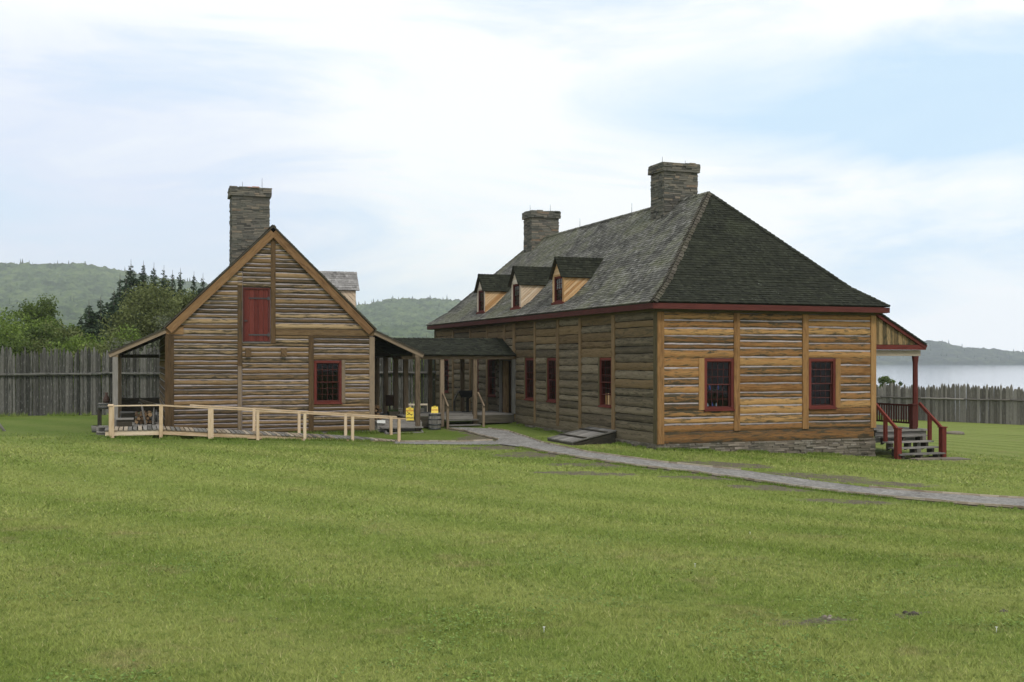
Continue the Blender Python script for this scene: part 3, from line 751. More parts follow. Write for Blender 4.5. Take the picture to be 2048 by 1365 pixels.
def window(parent, fr, a0, a1, z0, z1, cols, rows, frame=.09, depth=.12, label=None, frame_mat='red', glass_n=-.06, lift=.03, trim=None, open_bottom=0.0, small=False):
    """red sash window: frame with panes behind a grid of glazing bars, sill"""
    mb = MB(); f = frame
    fr.box(mb, a0, a0 + f, -depth, lift, z0, z1); fr.box(mb, a1 - f, a1, -depth, lift, z0, z1)
    fr.box(mb, a0 + f, a1 - f, -depth, lift - .004, z1 - f, z1); fr.box(mb, a0 + f, a1 - f, -depth, lift - .004, z0, z0 + f * .6)
    w = mb.build('window', frame_mat, parent)
    if label: w['label'] = label
    sb = MB(); fr.box(sb, a0 - .02, a1 + .02, -.02, lift + .05, z0 - .055, z0 - .002); sb.build('sill', frame_mat, w)
    ia0, ia1, iz0, iz1 = a0 + f, a1 - f, z0 + f * .6, z1 - f
    zm = (iz0 + iz1) / 2
    for (q0, q1, n) in (((zm - .02, iz1, glass_n + .0)), (iz0 + (open_bottom if open_bottom else 0), zm + .02 + (open_bottom * .6 if open_bottom else 0), glass_n - .03)):
        s = MB(); st = .035
        fr.box(s, ia0, ia0 + st, n - .015, n + .02, q0, q1); fr.box(s, ia1 - st, ia1, n - .015, n + .02, q0, q1)
        fr.box(s, ia0 + st, ia1 - st, n - .014, n + .019, q0, q0 + st); fr.box(s, ia0 + st, ia1 - st, n - .014, n + .019, q1 - st, q1)
        rr = max(1, rows // 2)
        for k in range(1, cols):
            a = ia0 + st + (ia1 - ia0 - 2 * st) * k / cols; fr.box(s, a - .0065, a + .0065, n - .004, n + .009, q0 + st, q1 - st)
        for k in range(1, rr):
            z = q0 + st + (q1 - q0 - 2 * st) * k / rr; fr.box(s, ia0 + st, ia1 - st, n - .003, n + .011, z - .009, z + .009)
        s.build('sash', 'red_dark', w)
        g = MB(); g.face([fr(ia0 + .01, n, q0 + .01), fr(ia1 - .01, n, q0 + .01), fr(ia1 - .01, n, q1 - .01), fr(ia0 + .01, n, q1 - .01)]); g.build('pane', 'glass', w)
    return w
# ------------------------------------------------------------------ the great hall (long log building on the right)
YAW = math.atan2(.3545, .935)
OA = (4.4, 33.3)
W, L = 8.05, 23.3
hall = thing('log_hall', 'long square-log hall with a hipped shingle roof, two stone chimneys and red windows', 'log building', (*OA, 0), YAW)
def toloc(X, Y, o=OA, yaw=YAW):
    dx, dy = X - o[0], Y - o[1]; c, s = math.cos(yaw), math.sin(yaw); return (dx * c + dy * s, -dx * s + dy * c)
def toworld(u, v, o=OA, yaw=YAW):
    c, s = math.cos(yaw), math.sin(yaw); return (o[0] + u * c - v * s, o[1] + u * s + v * c)
def onfront(px, v=0.0, o=OA, yaw=YAW):     # u of the point of the plane v=const seen at column px
    k = (px - 1024) / FPX; c, s = math.cos(yaw), math.sin(yaw)
    return ((k * (o[1] + v * c)) - (o[0] - v * s)) / (c - k * s)
def onside(px, u=0.0, o=OA, yaw=YAW):
    k = (px - 1024) / FPX; c, s = math.cos(yaw), math.sin(yaw)
    return (k * (o[1] + u * s) - (o[0] + u * c)) / (-s - k * c)
ZS, ZT = .17, 4.30                       # sill bottom, wall top
FF = Fr((0, 0), (1, 0), (0, -1)); FL = Fr((0, L), (0, -1), (-1, 0))
FRR = Fr((W, 0), (0, 1), (1, 0)); FB = Fr((W, L), (-1, 0), (0, 1))
sl = lambda v: L - v                     # along coordinate of the long wall frame
# front wall
pf = [(0, onfront(1327)), (onfront(1467), onfront(1478.5)), (onfront(1604), onfront(1615.6)), (onfront(1740.5), W)]
wa = (onfront(1408) , onfront(1466.5)); wb = (onfront(1617), onfront(1670))
WZ0, WZ1 = 1.20, 2.77
mb = MB()
SILL = .52
bays = [(pf[0][1], pf[1][0]), (pf[1][1], pf[2][0]), (pf[2][1], pf[3][0])]
jl = onfront(1397); jr = onfront(1680)
logs(mb, FF, bays[0][0], bays[0][1], WZ1 + .02, ZT - .12, .25)
logs(mb, FF, bays[0][0], jl, WZ0 - .03, WZ1 + .02, .25)
logs(mb, FF, bays[0][0], bays[0][1], SILL, WZ0 - .03, .25)
logs(mb, FF, *bays[1], SILL, ZT - .12, .25)
logs(mb, FF, *bays[2], WZ1 + .02, ZT - .12, .25)
logs(mb, FF, jr, bays[2][1], WZ0 - .03, WZ1 + .02, .25)
logs(mb, FF, *bays[2], SILL, WZ0 - .03, .25)
logs(mb, FF, .1, W - .05, ZS, SILL - .005, .4, bulge=.02, ch_n=-.03)
def backing(mb, fr, a0, a1, z0, z1, holes, n=-.045, th=.12, mi=1):
    """solid wall core with window holes"""
    xs_ = sorted({a0, a1, *[h for q in holes for h in q[:2]]}); 
    for x0, x1 in zip(xs_[:-1], xs_[1:]):
        hs = [q for q in holes if q[0] <= x0 + 1e-6 and q[1] >= x1 - 1e-6]
        if hs:
            q = hs[0]; fr.box(mb, x0, x1, n - th, n, z0, q[2], mi); fr.box(mb, x0, x1, n - th, n, q[3], z1, mi)
        else: fr.box(mb, x0, x1, n - th, n, z0, z1, mi)
backing(mb, FF, 0, W, ZS, ZT + .1, [(wa[0], wa[1], WZ0, WZ1), (wb[0], wb[1], WZ0, WZ1)])
mb.build('log_wall', ['log_orange', 'chink'], hall)['label'] = 'orange log end wall with pale chinking'
for i, (a, b) in enumerate(pf):
    mb = MB()
    z0 = ZS if i == 0 else SILL + .005
    if i == 3: z0 = SILL - .02
    FF.box(mb, a if i else -.015, b if i != 3 else W + .015, -.14, .05, z0, ZT - .12); mb.build('wall_post', 'post_orange', hall)
for a0, a1, z0, z1 in ((jl, wa[0] - .005, WZ0 - .02, WZ1 + .01), (wb[1] + .005, jr, WZ0 - .02, WZ1 + .01)):
    mb = MB(); FF.box(mb, a0, a1, -.12, .035, z0, z1); mb.build('window_post', 'post_orange', hall)
mb = MB(); FF.box(mb, -.02, W + .02, -.15, .03, ZT - .115, ZT + .12); mb.build('wall_plate', 'post_green', hall)
window(hall, FF, *wa, WZ0, WZ1, 4, 6, label='red sash window of the end wall with small things on its sill')
window(hall, FF, *wb, WZ0, WZ1, 4, 6, label='red sash window of the end wall nearest the porch')
# long wall
wins = [(onside(1224), onside(1200)), (onside(1113.5), onside(1095)), (onside(1068.5), onside(1051)), (onside(991.3), onside(976.7)), (onside(957.6), onside(957.6) + .9), (onside(897.6), onside(883))]
door = (onside(1025), onside(1002.5))
LZ0, LZ1 = 1.20, 2.80
posts = [(-.02, .20), (onside(1231), onside(1224.5)), (onside(1163.5), onside(1158.5)), (onside(1119), onside(1113.8)), (onside(1072), onside(1068.8)), (onside(1031), onside(1026.5)), (onside(1011), onside(1007)) , (onside(976.4), onside(973)), (onside(942), onside(939.5)), (onside(908), onside(905)), (L - .22, L + .02)]
low_only = {6}
mb = MB(); holes = [(sl(b), sl(a), LZ0, LZ1) for a, b in wins] + [(sl(door[1]), sl(door[0]), .55, 2.72)]
def pick_long(a, z): return 2 if (z > 3.35 and R.random() < .75) or (z > 2.9 and R.random() < .2) or R.random() < .05 else 0
main_posts = [p for i, p in enumerate(posts) if i not in low_only]
wins_holes = None
cuts = [(a, b) for a, b in zip([p[1] for p in main_posts[:-1]], [p[0] for p in main_posts[1:]])]
cuts = [c for q in cuts for c in ([(q[0], 14.1), (14.1, q[1])] if q[0] < 13 < q[1] and q[1] > 14.8 else [q])]
for v0, v1 in cuts:
    hs = [h for h in [(a, b, LZ0, LZ1) for a, b in wins] + [(door[0], door[1], .55, 2.72)] if h[0] > v0 - .3 and h[1] < v1 + .45]
    if not hs:
        logs(mb, FL, sl(v1), sl(v0), SILL, ZT - .1, .268, gap=.022, bulge=.020, mi_ch=1, pick=pick_long, ch_n=-.03)
    else:
        h = hs[0]
        logs(mb, FL, sl(v1), sl(v0), h[3] + .02, ZT - .1, .268, gap=.022, bulge=.020, pick=pick_long, ch_n=-.03)
        if h[2] > .6: logs(mb, FL, sl(v1), sl(v0), SILL, h[2] - .06, .268, gap=.022, bulge=.020, pick=pick_long, ch_n=-.03)
        if h[0] - v0 > .1: logs(mb, FL, sl(h[0]), sl(v0), h[2] - .06 if h[2] > .6 else SILL, h[3] + .02, .262, gap=.022, bulge=.020, pick=pick_long, ch_n=-.03)
        if v1 - h[1] > .2: logs(mb, FL, sl(v1), sl(h[1] + .1), h[2] - .06 if h[2] > .6 else SILL, h[3] + .02, .262, gap=.022, bulge=.020, pick=pick_long, ch_n=-.03)
logs(mb, FL, 0.02, L * .45, ZS, SILL - .005, .4, bulge=.02); logs(mb, FL, L * .45 + .02, L - .1, ZS, SILL - .005, .4, bulge=.02)
backing(mb, FL, 0, L, ZS, ZT + .1, holes)
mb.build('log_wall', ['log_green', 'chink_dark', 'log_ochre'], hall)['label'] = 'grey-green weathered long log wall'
for i, (a, b) in enumerate(posts):
    mb = MB(); FL.box(mb, sl(b), sl(a), -.14, .035, .3 if 0 < i < 10 else ZS, ZT - .1)
    mb.build('wall_post', 'plate' if 0 < i < 10 else 'post_green', hall)
for a, b in wins:
    mb = MB(); FL.box(mb, sl(b + .1), sl(b + .004), -.12, .025, LZ0 - .05, LZ1 + .02); mb.build('window_post', 'post_green', hall)
mb = MB(); FL.box(mb, -.02, L + .0, -.15, .02, ZT - .095, ZT + .12); mb.build('wall_plate', 'post_green', hall)
for i, (a, b) in enumerate(wins):
    w_ = window(hall, FL, sl(b), sl(a), LZ0, LZ1, 4, 6, frame=.068, depth=.14, open_bottom=.0 if i else .32, glass_n=-.025, lift=.012)
    w_['label'] = ['red window with its lower sash raised, nearest the corner of the hall', 'second red window of the long wall from the corner', 'red window beside the breezeway post', 'red window just left of the open door', 'red window partly behind the breezeway post', 'farthest red window of the long wall'][i]
mb = MB(); FL.box(mb, sl(wins[0][0] + .42), sl(wins[0][0] + .35), -.12, -.05, LZ0 + .02, LZ0 + .42); FL.box(mb, sl(wins[0][0] + .62), sl(wins[0][0] + .60), -.12, -.06, LZ0 + .02, LZ0 + .42); mb.build('window_prop', 'pale_wood', hall)
# open doorway with a half open leaf
mb = MB(); FL.box(mb, sl(door[1]) - .12, sl(door[1]), -.16, .05, .5, 2.78); FL.box(mb, sl(door[0]), sl(door[0]) + .1, -.16, .05, .5, 2.78); FL.box(mb, sl(door[1]), sl(door[0]), -.16, .045, 2.70, 2.80)
dj = mb.build('door_frame', 'grey_wood', hall)
mb = MB(); a0 = sl(door[1]) + .02
for k in range(4):
    p = FL(a0 + .03 + .02 * k, -.16 - .2 * k, .56)
    mb.hexa([FL(a0, -.15 - .2 * k, .56), FL(a0 + .06, -.15 - .2 * k, .56), FL(a0 + .06, -.34 - .2 * k, .56), FL(a0, -.34 - .2 * k, .56), FL(a0, -.15 - .2 * k, 2.68), FL(a0 + .06, -.15 - .2 * k, 2.68), FL(a0 + .06, -.34 - .2 * k, 2.68), FL(a0, -.34 - .2 * k, 2.68)])
mb.build('door', 'post_brown', hall)['label'] = 'brown plank door standing open inwards'
# lake side and back walls
mb = MB(); logs(mb, FRR, 0.2, L, ZS, ZT, .3); backing(mb, FRR, .03, L, ZS, ZT + .1, [], th=.1); mb.build('log_wall', ['log_orange', 'chink'], hall)
mb = MB(); logs(mb, FB, .1, W, ZS, ZT, .3, bulge=.02); backing(mb, FB, .03, W - .2, ZS, ZT + .1, [], th=.1); mb.build('log_wall', ['log_green', 'chink_dark'], hall)
mb = MB(); mb.box(.3, W - .3, .3, L - .3, .42, .5); mb.box(.3, W - .3, .3, L - .3, 4.1, 4.15); mb.box(.3, W - .3, 5.0, 5.1, .5, 4.1); mb.box(3.9, 4.0, 5.2, L - .4, .5, 4.1); mb.build('interior', 'inside', hall)
# foundation
mb = MB()
zg = lambda fr: (lambda a: gt(*toworld(*[c for c in fr(a, 0, 0)][:2])) - .12)
for fr, ln in ((FF, W), (FL, L), (FRR, L)):
    stones(mb, fr, 0, ln, -.75, ZS + (.0), (.035, .08), (.12, .5), .05, zbot=zg(fr))
mb.box(.03, W - .03, .03, L - .03, -.9, ZS - .01, 1)
mb.build('foundation', ['stone_found', 'mortar'], hall)
# roof
OV = .33; E = 4.49; RZ = 8.57; HS = 3.74
kf = .90 / (W / 2 + OV); zk = E + .64
def plan(f): return (-OV + f * (W / 2 + OV), -OV + f * (HS + OV))
c0 = plan(0); c1 = plan(kf)
def ring(f, z):
    a, b = plan(f); return [Vector((a, b, z)), Vector((W - a, b, z)), Vector((W - a, L - b, z)), Vector((a, L - b, z))]
r0 = ring(0, E); r1 = ring(kf, zk)
F1 = Vector((W / 2, HS, RZ)); F2 = Vector((W / 2, L - HS, RZ))
mb = MB()
shingles(mb, r0[0], r0[1], r1[1], r1[0], mi=2, mi_under=1); shingles(mb, r1[0], r1[1], F1, F1, mi=2, mi_under=1)
shingles(mb, r0[3], r0[0], r1[0], r1[3], mi=0, mi_under=1)
shingles(mb, r1[3], r1[0], F1, F2, mi=0, mi_under=1)
shingles(mb, r0[2], r0[3], r1[3], r1[2], mi=0, mi_under=1, expo=.2, wid=.25); shingles(mb, r1[2], r1[3], F2, F2, mi=0, mi_under=1, expo=.2, wid=.25)
shingles(mb, r0[1], r0[2], r1[2], r1[1], mi=2, mi_under=1, expo=.2, wid=.25); shingles(mb, r1[1], r1[2], F2, F1, mi=2, mi_under=1, expo=.2, wid=.25)
nW, nS, nE, nN = Vector((-1, 0, 1)), Vector((0, -1, 1)), Vector((1, 0, 1)), Vector((0, 1, 1))
ridge_caps(mb, r0[0], r1[0], nW, nS, .17, mi=3); ridge_caps(mb, r1[0], F1, nW, nS, .17, mi=3)
ridge_caps(mb, r0[1], r1[1], nE, nS, .17, mi=2); ridge_caps(mb, r1[1], F1, nE, nS, .17, mi=2)
ridge_caps(mb, r0[3], r1[3], nW, nN, .2); ridge_caps(mb, r1[3], F2, nW, nN, .2); ridge_caps(mb, F1, F2, nW, nE, .2)
roof = mb.build('roof', ['sh_silver', 'dark_wood', 'sh_dark', 'sh_brown'], hall)
def put_fascia(p, q, n, h=.17):
    mb = MB(); p, q, n = Vector(p), Vector(q), Vector(n)
    mb.hexa([p - Vector((0, 0, h)), q - Vector((0, 0, h)), q - Vector((0, 0, h)) + n * .04, p - Vector((0, 0, h)) + n * .04, p, q, q + n * .04, p + n * .04], 0, None, 0)
    f = mb.build('fascia', 'red_dark', roof)
zf = E - .055
a, b = -OV + .04, -OV + .04
put_fascia((a, b, zf), (W - a, b, zf), (0, -1, 0)); put_fascia((a, L - b, zf), (a, b - .04, zf), (-1, 0, 0))
put_fascia((W - a, b - .04, zf), (W - a, L - b, zf), (1, 0, 0)); put_fascia((W - a, L - b, zf), (a, L - b, zf), (0, 1, 0))
mb = MB(); mb.box(-OV + .05, W + OV - .05, -OV + .05, 0.1, E - .235, E - .20); mb.box(-OV + .05, .1, .1, L + OV - .05, E - .235, E - .20); mb.box(W - .1, W + OV - .05, .1, L + OV - .05, E - .235, E - .20)
mb.build('soffit', 'post_green', roof)
def chimney(x0, x1, y0, y1, zb, zt, rods):
    c = stone_stack('chimney', x0, x1, y0, y1, zb, zt, roof)
    for rx, ry, h in rods:
        mb = MB(); mb.tube([(rx, ry, zt - .05), (rx, ry, zt + h)], [.012, .006], 5); mb.build('lightning_rod', 'iron', roof)
    mb = MB()                         # flashing course round the foot
    for k in range(9):
        y = y0 - .1 + (y1 - y0 + .2) * k / 9; mb.box(x0 - .12, x0 + .02, y, y + (y1 - y0 + .2) / 9 - .006, zb + .72, zb + .80)
    return c
chimney(3.34, 4.72, 5.7, 6.7, 7.4, 9.89, [(3.6, 6.3, .32), (4.5, 6.2, .22)])['label'] = 'nearer stone chimney of the hall'
chimney(3.34, 4.72, 18.6, 19.6, 7.0, 9.79, [(3.5, 19.2, .35), (4.5, 19.1, .4)])['label'] = 'farther stone chimney of the hall'
for v in (9.6, 14.6):
    mb = MB(); mb.tube([(W / 2, v, RZ), (W / 2, v, RZ + .4)], [.01, .006], 5); mb.build('lightning_rod', 'iron', roof)
# dormers on the long slope
def roofz(u):
    if u < c1[0]: return E + (u + OV) / (c1[0] + OV) * (zk - E)
    return zk + (u - c1[0]) / (W / 2 - c1[0]) * (RZ - zk)
def dormer(v0, uf, front, cheek, label, host=None, name='dormer', sill_h=.02, sign=1, wall_h=1.06, gab=.62, sh='sh_dark', rz=None, ux=lambda u: u, frame_side=None):
    rz = rz or roofz; wd = 1.03
    v1 = v0 + wd; zs_ = rz(uf) + sill_h; ze = zs_ + wall_h; zr = ze + gab
    d = thing(name, None, None) if False else None
    def ub(z):                      # where the main slope reaches height z
        u = uf
        while rz(u) < z and u < 6: u += .01
        return u
    FD = Fr((ux(uf), v1 if sign > 0 else v0), (0, -1 * sign), (-1 * sign, 0))
    # front: two jambs, gable boards, header
    mb = MB()
    FD.box(mb, 0, .13, -.08, 0, zs_, ze); FD.box(mb, wd - .13, wd, -.08, 0, zs_, ze)
    k = 5
    for i in range(k):
        zz0 = ze + gab * i / k * .97; zz1 = ze + gab * (i + 1) / k * .97; f0, f1 = (zz0 - ze) / gab, (zz1 - ze) / gab
        c = [FD(wd / 2 * f0, -.04, zz0), FD(wd - wd / 2 * f0, -.04, zz0), FD(wd - wd / 2 * f0, .012, zz0), FD(wd / 2 * f0, .012, zz0),
             FD(wd / 2 * f1, -.04, zz1 - .004), FD(wd - wd / 2 * f1, -.04, zz1 - .004), FD(wd - wd / 2 * f1, 0, zz1 - .004), FD(wd / 2 * f1, 0, zz1 - .004)]
        mb.hexa(c, 0, None, 0)
    FD.box(mb, .131, wd - .131, -.07, -.004, ze - .06, ze)
    o = mb.build(name, front, host or hall); o['label'] = label
    # cheeks of diagonal boards
    for vv, sg in ((v0, -1), (v1, 1)):
        mb = MB(); ue = ub(ze); nb = 9; zt_c = ze - .07
        A = (uf, zs_ - .1); B = (uf, ze); C_ = (ue, ze)
        for i in range(nb):
            f0, f1 = i / nb, (i + 1) / nb - .012
            pts = [(uf, ze - (ze - zs_ + .1) * (1 - f0)), (uf, ze - (ze - zs_ + .1) * (1 - f1)), (ue - (ue - uf) * f1, ze), (ue - (ue - uf) * f0, ze)]
            # diagonal strips parallel to the slope
            q0 = [(uf, zs_ - .1 + (zt_c - zs_ + .1) * f0), (uf, zs_ - .1 + (zt_c - zs_ + .1) * f1), (ue - (ue - uf) * f1, zt_c), (ue - (ue - uf) * f0, zt_c)]
            t = .03 * sg; t2 = t - .02 * sg
            c = [Vector((ux(u), vv + t2, z)) for u, z in q0] + [Vector((ux(u), vv + t, z)) for u, z in q0]
            mb.hexa(c, 0, None, 1)
        mb.build('dormer_cheek', cheek, o)
    # roof of the dormer
    mb = MB(); ov = .1; ue = ub(ze - .1) + .12; ur = ub(zr) + .12; vm = (v0 + v1) / 2; dz = gab * ov / (wd / 2)
    f0 = uf - .14
    shingles(mb, (ux(f0), v0 - ov, ze - dz), (ux(ue), v0 - ov, ze - dz), (ux(ur), vm, zr + .03), (ux(f0), vm, zr + .03), expo=.12, wid=.11, mi=0, mi_under=1, slab=.04)
    shingles(mb, (ux(ue), v1 + ov, ze - dz), (ux(f0), v1 + ov, ze - dz), (ux(f0), vm, zr + .03), (ux(ur), vm, zr + .03), expo=.12, wid=.11, mi=0, mi_under=1, slab=.04)
    ridge_caps(mb, (ux(f0), vm, zr + .03), (ux(ur), vm, zr + .03), (0, -1, .6), (0, 1, .6), .14, .1)
    mb.build('dormer_roof', [sh, 'dark_wood'], o)
    return o, FD, zs_, ze, wd
ds = []
for i, (vc, lab, fm, cm) in enumerate(((7.9, 'nearest dormer with a pale orange cheek', 'pale_wood', 'pale_wood'), (12.26, 'middle dormer with cream boards and a pale cheek', 'cream_wood', 'cheek_pale'), (16.6, 'farthest dormer with an orange cheek', 'cream_wood', 'pale_wood'))):
    o, FD, zs_, ze, wd = dormer(vc - .515, .12, fm, cm, lab)
    w_ = window(o, FD, .13, wd - .13, zs_ + .06, ze - .06, 3, 4, frame=.06, depth=.09, glass_n=-.05, lift=-.012)
    mb = MB(); FD.box(mb, -.03, wd + .03, -.02, .06, zs_ - .06, zs_ + .03); mb.build('dormer_sill', 'red', o)
    mb = MB(); mb.box(.55, .6, vc - .5, vc + .5, zs_ - .1, ze + .1); mb.build('dormer_backing', 'dark_wood', o)
# lake side porch
mb = MB(); PX = 10.2; v0p, v1p = .15, 16.0
shingles(mb, (PX + .12, v0p, 3.27), (PX + .12, v1p, 3.27), (W + .2, v1p, 4.50 - .12), (W + .2, v0p, 4.50 - .12), mi=0, mi_under=1, expo=.16, wid=.2)
po = mb.build('porch_roof', ['sh_dark', 'dark_wood'], hall)
PS = (4.38 - 3.27) / (PX + .12 - W - .2)
zroof = lambda u: 3.27 + (PX + .12 - u) * PS
mb = MB(); nb = 13
for i in range(nb):
    u0 = W + .06 + (PX - W - .06) * i / nb; u1 = W + .06 + (PX - W - .06) * (i + 1) / nb - .008
    zb = 3.24; c = [(u0, v0p + .12, zb), (u1, v0p + .12, zb), (u1, v0p + .15, zb), (u0, v0p + .15, zb)]
    zt0, zt1 = max(zb + .01, zroof(u0) - .08), max(zb + .01, zroof(u1) - .08)
    c += [(u0, v0p + .12, zt0), (u1, v0p + .12, zt1), (u1, v0p + .15, zt1), (u0, v0p + .15, zt0)]
    mb.hexa(c, 0, None, 2)
mb.build('gable_boards', 'stained', hall) if 'stained' in M else mb.build('gable_boards', 'log_orange', hall)
mb = MB(); mb.bar((W + .03, v0p + .06, zroof(W + .03) - .10), (PX + .14, v0p + .06, zroof(PX + .14) - .10), .05, .15); mb.build('rake_board', 'red', po)
mb = MB(); mb.box(W + .04, PX + .12, v0p + .05, v0p + .13, 3.07, 3.23); mb.build('porch_fascia', 'red', po)
mb = MB(); mb.bar((W + .02, v0p + .25, 2.96), (PX, v0p + .25, 2.96), .16, .19); mb.bar((PX - .1, v0p + .3, 2.97), (PX - .1, v1p, 2.97), .14, .18); mb.build('porch_beam', 'beam_pale', hall)['label'] = 'pale debarked porch beam'
for k, v in enumerate((v0p + .28, 4.2, 8.1, 12.0, 15.8)):
    mb = MB(); u = PX - .13
    mb.tube([(u, v, .44), (u, v, .5), (u, v, 2.6), (u, v, 2.86)], [.10, .10, .09, .12], 8, smooth=False); mb.build('porch_post', 'red', hall)
mb = MB()
for k in range(0, 16):
    y0 = .0 + k * 1.0
for k in range(14):
    u0 = W + .08 + k * .155; mb.box(u0, u0 + .145, .02, 16, .36, .41)
mb.box(W + .08, PX + .05, -.02, .015, .355, .412); mb.box(W + .06, PX, .05, .1, .0, .34); mb.box(PX - .06, PX - .01, .12, 16, .0, .34)
for v in (0.2, 4, 8, 12): mb.box(PX - .25, PX - .08, v, v + .2, -.7, .34)
mb.build('porch_deck', 'grey_wood', hall)
mb = MB(); ur = PX - .13
mb.bar((ur, .5, 1.18), (ur, 15.6, 1.18), .07, .06); mb.bar((ur, .5, .58), (ur, 15.6, .58), .05, .06)
v = .62
while v < 9: mb.box(ur - .018, ur + .018, v - .018, v + .018, .6, 1.16); v += .125
mb.build('porch_railing', 'red_dark', hall)
# porch steps
SU0, SU1 = 8.17, 9.85
mb = MB(); tz = [.24, .065, -.11, -.285]
for i, z in enumerate(tz):
    v = -.02 - .27 * (i + 0.0); e0, e1 = SU0 - .05, SU1 + .10
    mb.box(e0, e1, v - .30, v, z - .045, z)
st = mb.build('porch_steps', 'grey_wood', hall)
for u in (SU0 + .12, (SU0 + SU1) / 2, SU1 - .14):
    mb = MB()
    for i, z in enumerate(tz):
        v = -.02 - .27 * i
        mb.hexa([(u - .05, v - .26, z - .17), (u + .05, v - .26, z - .17), (u + .05, v - .02, z - .30), (u - .05, v - .02, z - .30), (u - .05, v - .26, z - .047), (u + .05, v - .26, z - .047), (u + .05, v - .02, z - .047), (u - .05, v - .02, z - .047)])
    mb.box(u - .1, u + .1, -.98, -.72, -.62, -.42); mb.build('stringer', 'dark_wood', st)
for u in (SU0, SU1 + .12):
    mb = MB(); mb.box(u - .085, u + .085, -1.05, -.88, -.55, .52); mb.box(u - .11, u + .11, -1.075, -.855, .52, .55); mb.build('newel_post', 'red_brown', st)
    mb = MB(); mb.box(u - .05, u + .05, -.42, -.32, .07, .92); mb.build('baluster', 'red_brown', st)
    mb = MB(); mb.bar((u, -.93, .50), (u, .12, 1.27), .07, .09); mb.build('handrail', 'red_brown', st)
mb = MB(); u = SU1 - .12; mb.box(u - .05, u + .14, .1, .27, .415, 1.22); mb.box(u - .08, u + .17, .07, .30, 1.22, 1.25); mb.build('newel_post', 'red_dark', hall)
mb = MB(); x, y = toworld(9.2, -1.35); 
for (u0, u1, v0, v1) in ((8.5, 9.4, -1.5, -1.08), (9.42, 10.6, -1.55, -1.0)):
    cs = [toworld(u0, v0), toworld(u1, v0), toworld(u1, v1), toworld(u0, v1)]
    mb.hexa([(cx, cy, gt(cx, cy) - .1) for cx, cy in cs] + [(cx, cy, gt(cx, cy) + .035) for cx, cy in cs])
tag(mb.build('stone_slab', 'stone_found'), 'flat grey slabs at the foot of the red porch steps', 'paving slab')
# cellar hatch on the long wall
mb = MB(); h0, h1 = 2.72, 4.80; ut, zt_, ub_, zb_ = -.03, .44, -1.62, .10
nb = 6
for k in range(nb):
    a0 = h0 + (h1 - h0) * k / nb; a1 = h0 + (h1 - h0) * (k + 1) / nb - .02
    if k == 3: a0 += .02
    mb.hexa([(ub_, a0, zb_ - .04), (ut, a0, zt_ - .04), (ut, a1, zt_ - .04), (ub_, a1, zb_ - .04), (ub_, a0, zb_), (ut, a0, zt_), (ut, a1, zt_), (ub_, a1, zb_)], 0, None, 0)
hb = mb.build('cellar_hatch', 'grey_wood', hall); hb['label'] = 'grey slanted plank doors over the cellar entrance'
mb = MB()
for f in (.3, .78):
    u = ub_ + (ut - ub_) * f; z = zb_ + (zt_ - zb_) * f + .012
    mb.box(u - .07, u + .07, h0 + .05, h1 - .05, z - .01, z + .022)
mb.build('hatch_batten', 'dark_wood', hb)
mb = MB()
for a in (h0 + .04, h1 - .08):
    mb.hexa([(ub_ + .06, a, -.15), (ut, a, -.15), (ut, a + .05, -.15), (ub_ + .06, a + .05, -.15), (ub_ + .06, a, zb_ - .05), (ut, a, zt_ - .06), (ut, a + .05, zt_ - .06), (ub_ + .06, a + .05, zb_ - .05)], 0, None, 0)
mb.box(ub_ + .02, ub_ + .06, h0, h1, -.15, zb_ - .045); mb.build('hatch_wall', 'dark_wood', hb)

# things behind the end wall window
wu = (wa[0] + wa[1]) / 2
def jar(u, v, z, r, h, mat, label):
    x, y = toworld(u, v); mb = MB(); mb.lathe([(r * .9, z), (r, z + h * .1), (r, z + h * .6), (r * .4, z + h * .75), (r * .4, z + h)], x, y, 8)
    return tag(mb.build('bottle', mat), label, 'bottle', 'glassware on the window sill')
mb = MB(); FF.box(mb, wa[0] - .05, wa[1] + .05, -.42, -.18, WZ0 + .03, WZ0 + .06); FF.box(mb, wa[0] - .05, wa[1] + .05, -.40, -.2, WZ0 + .58, WZ0 + .6); mb.build('window_shelf', 'dark_wood', hall)
jar(wa[0] + .17, .3, WZ0 + .06, .03, .16, 'glassware', 'pale glass bottle at the left of the end wall window')
jar(wa[0] + .32, .32, WZ0 + .06, .035, .12, 'glassware', 'squat pale bottle beside the leftmost one in the end wall window')
jar(wa[0] + .47, .3, WZ0 + .06, .03, .14, 'blue_glass', 'blue glass bottle low in the middle of the end wall window')
jar(wa[0] + .62, .31, WZ0 + .06, .035, .13, 'glassware', 'pale glass bottle low at the right of the end wall window')
jar(wa[0] + .38, .3, WZ0 + .6, .035, .14, 'blue_glass', 'blue bottle left on the upper shelf of the end wall window')
jar(wa[0] + .68, .3, WZ0 + .6, .035, .15, 'blue_glass', 'blue bottle right on the upper shelf of the end wall window')
for o in list(COL.objects):
    if o.name.startswith('bottle'): pass
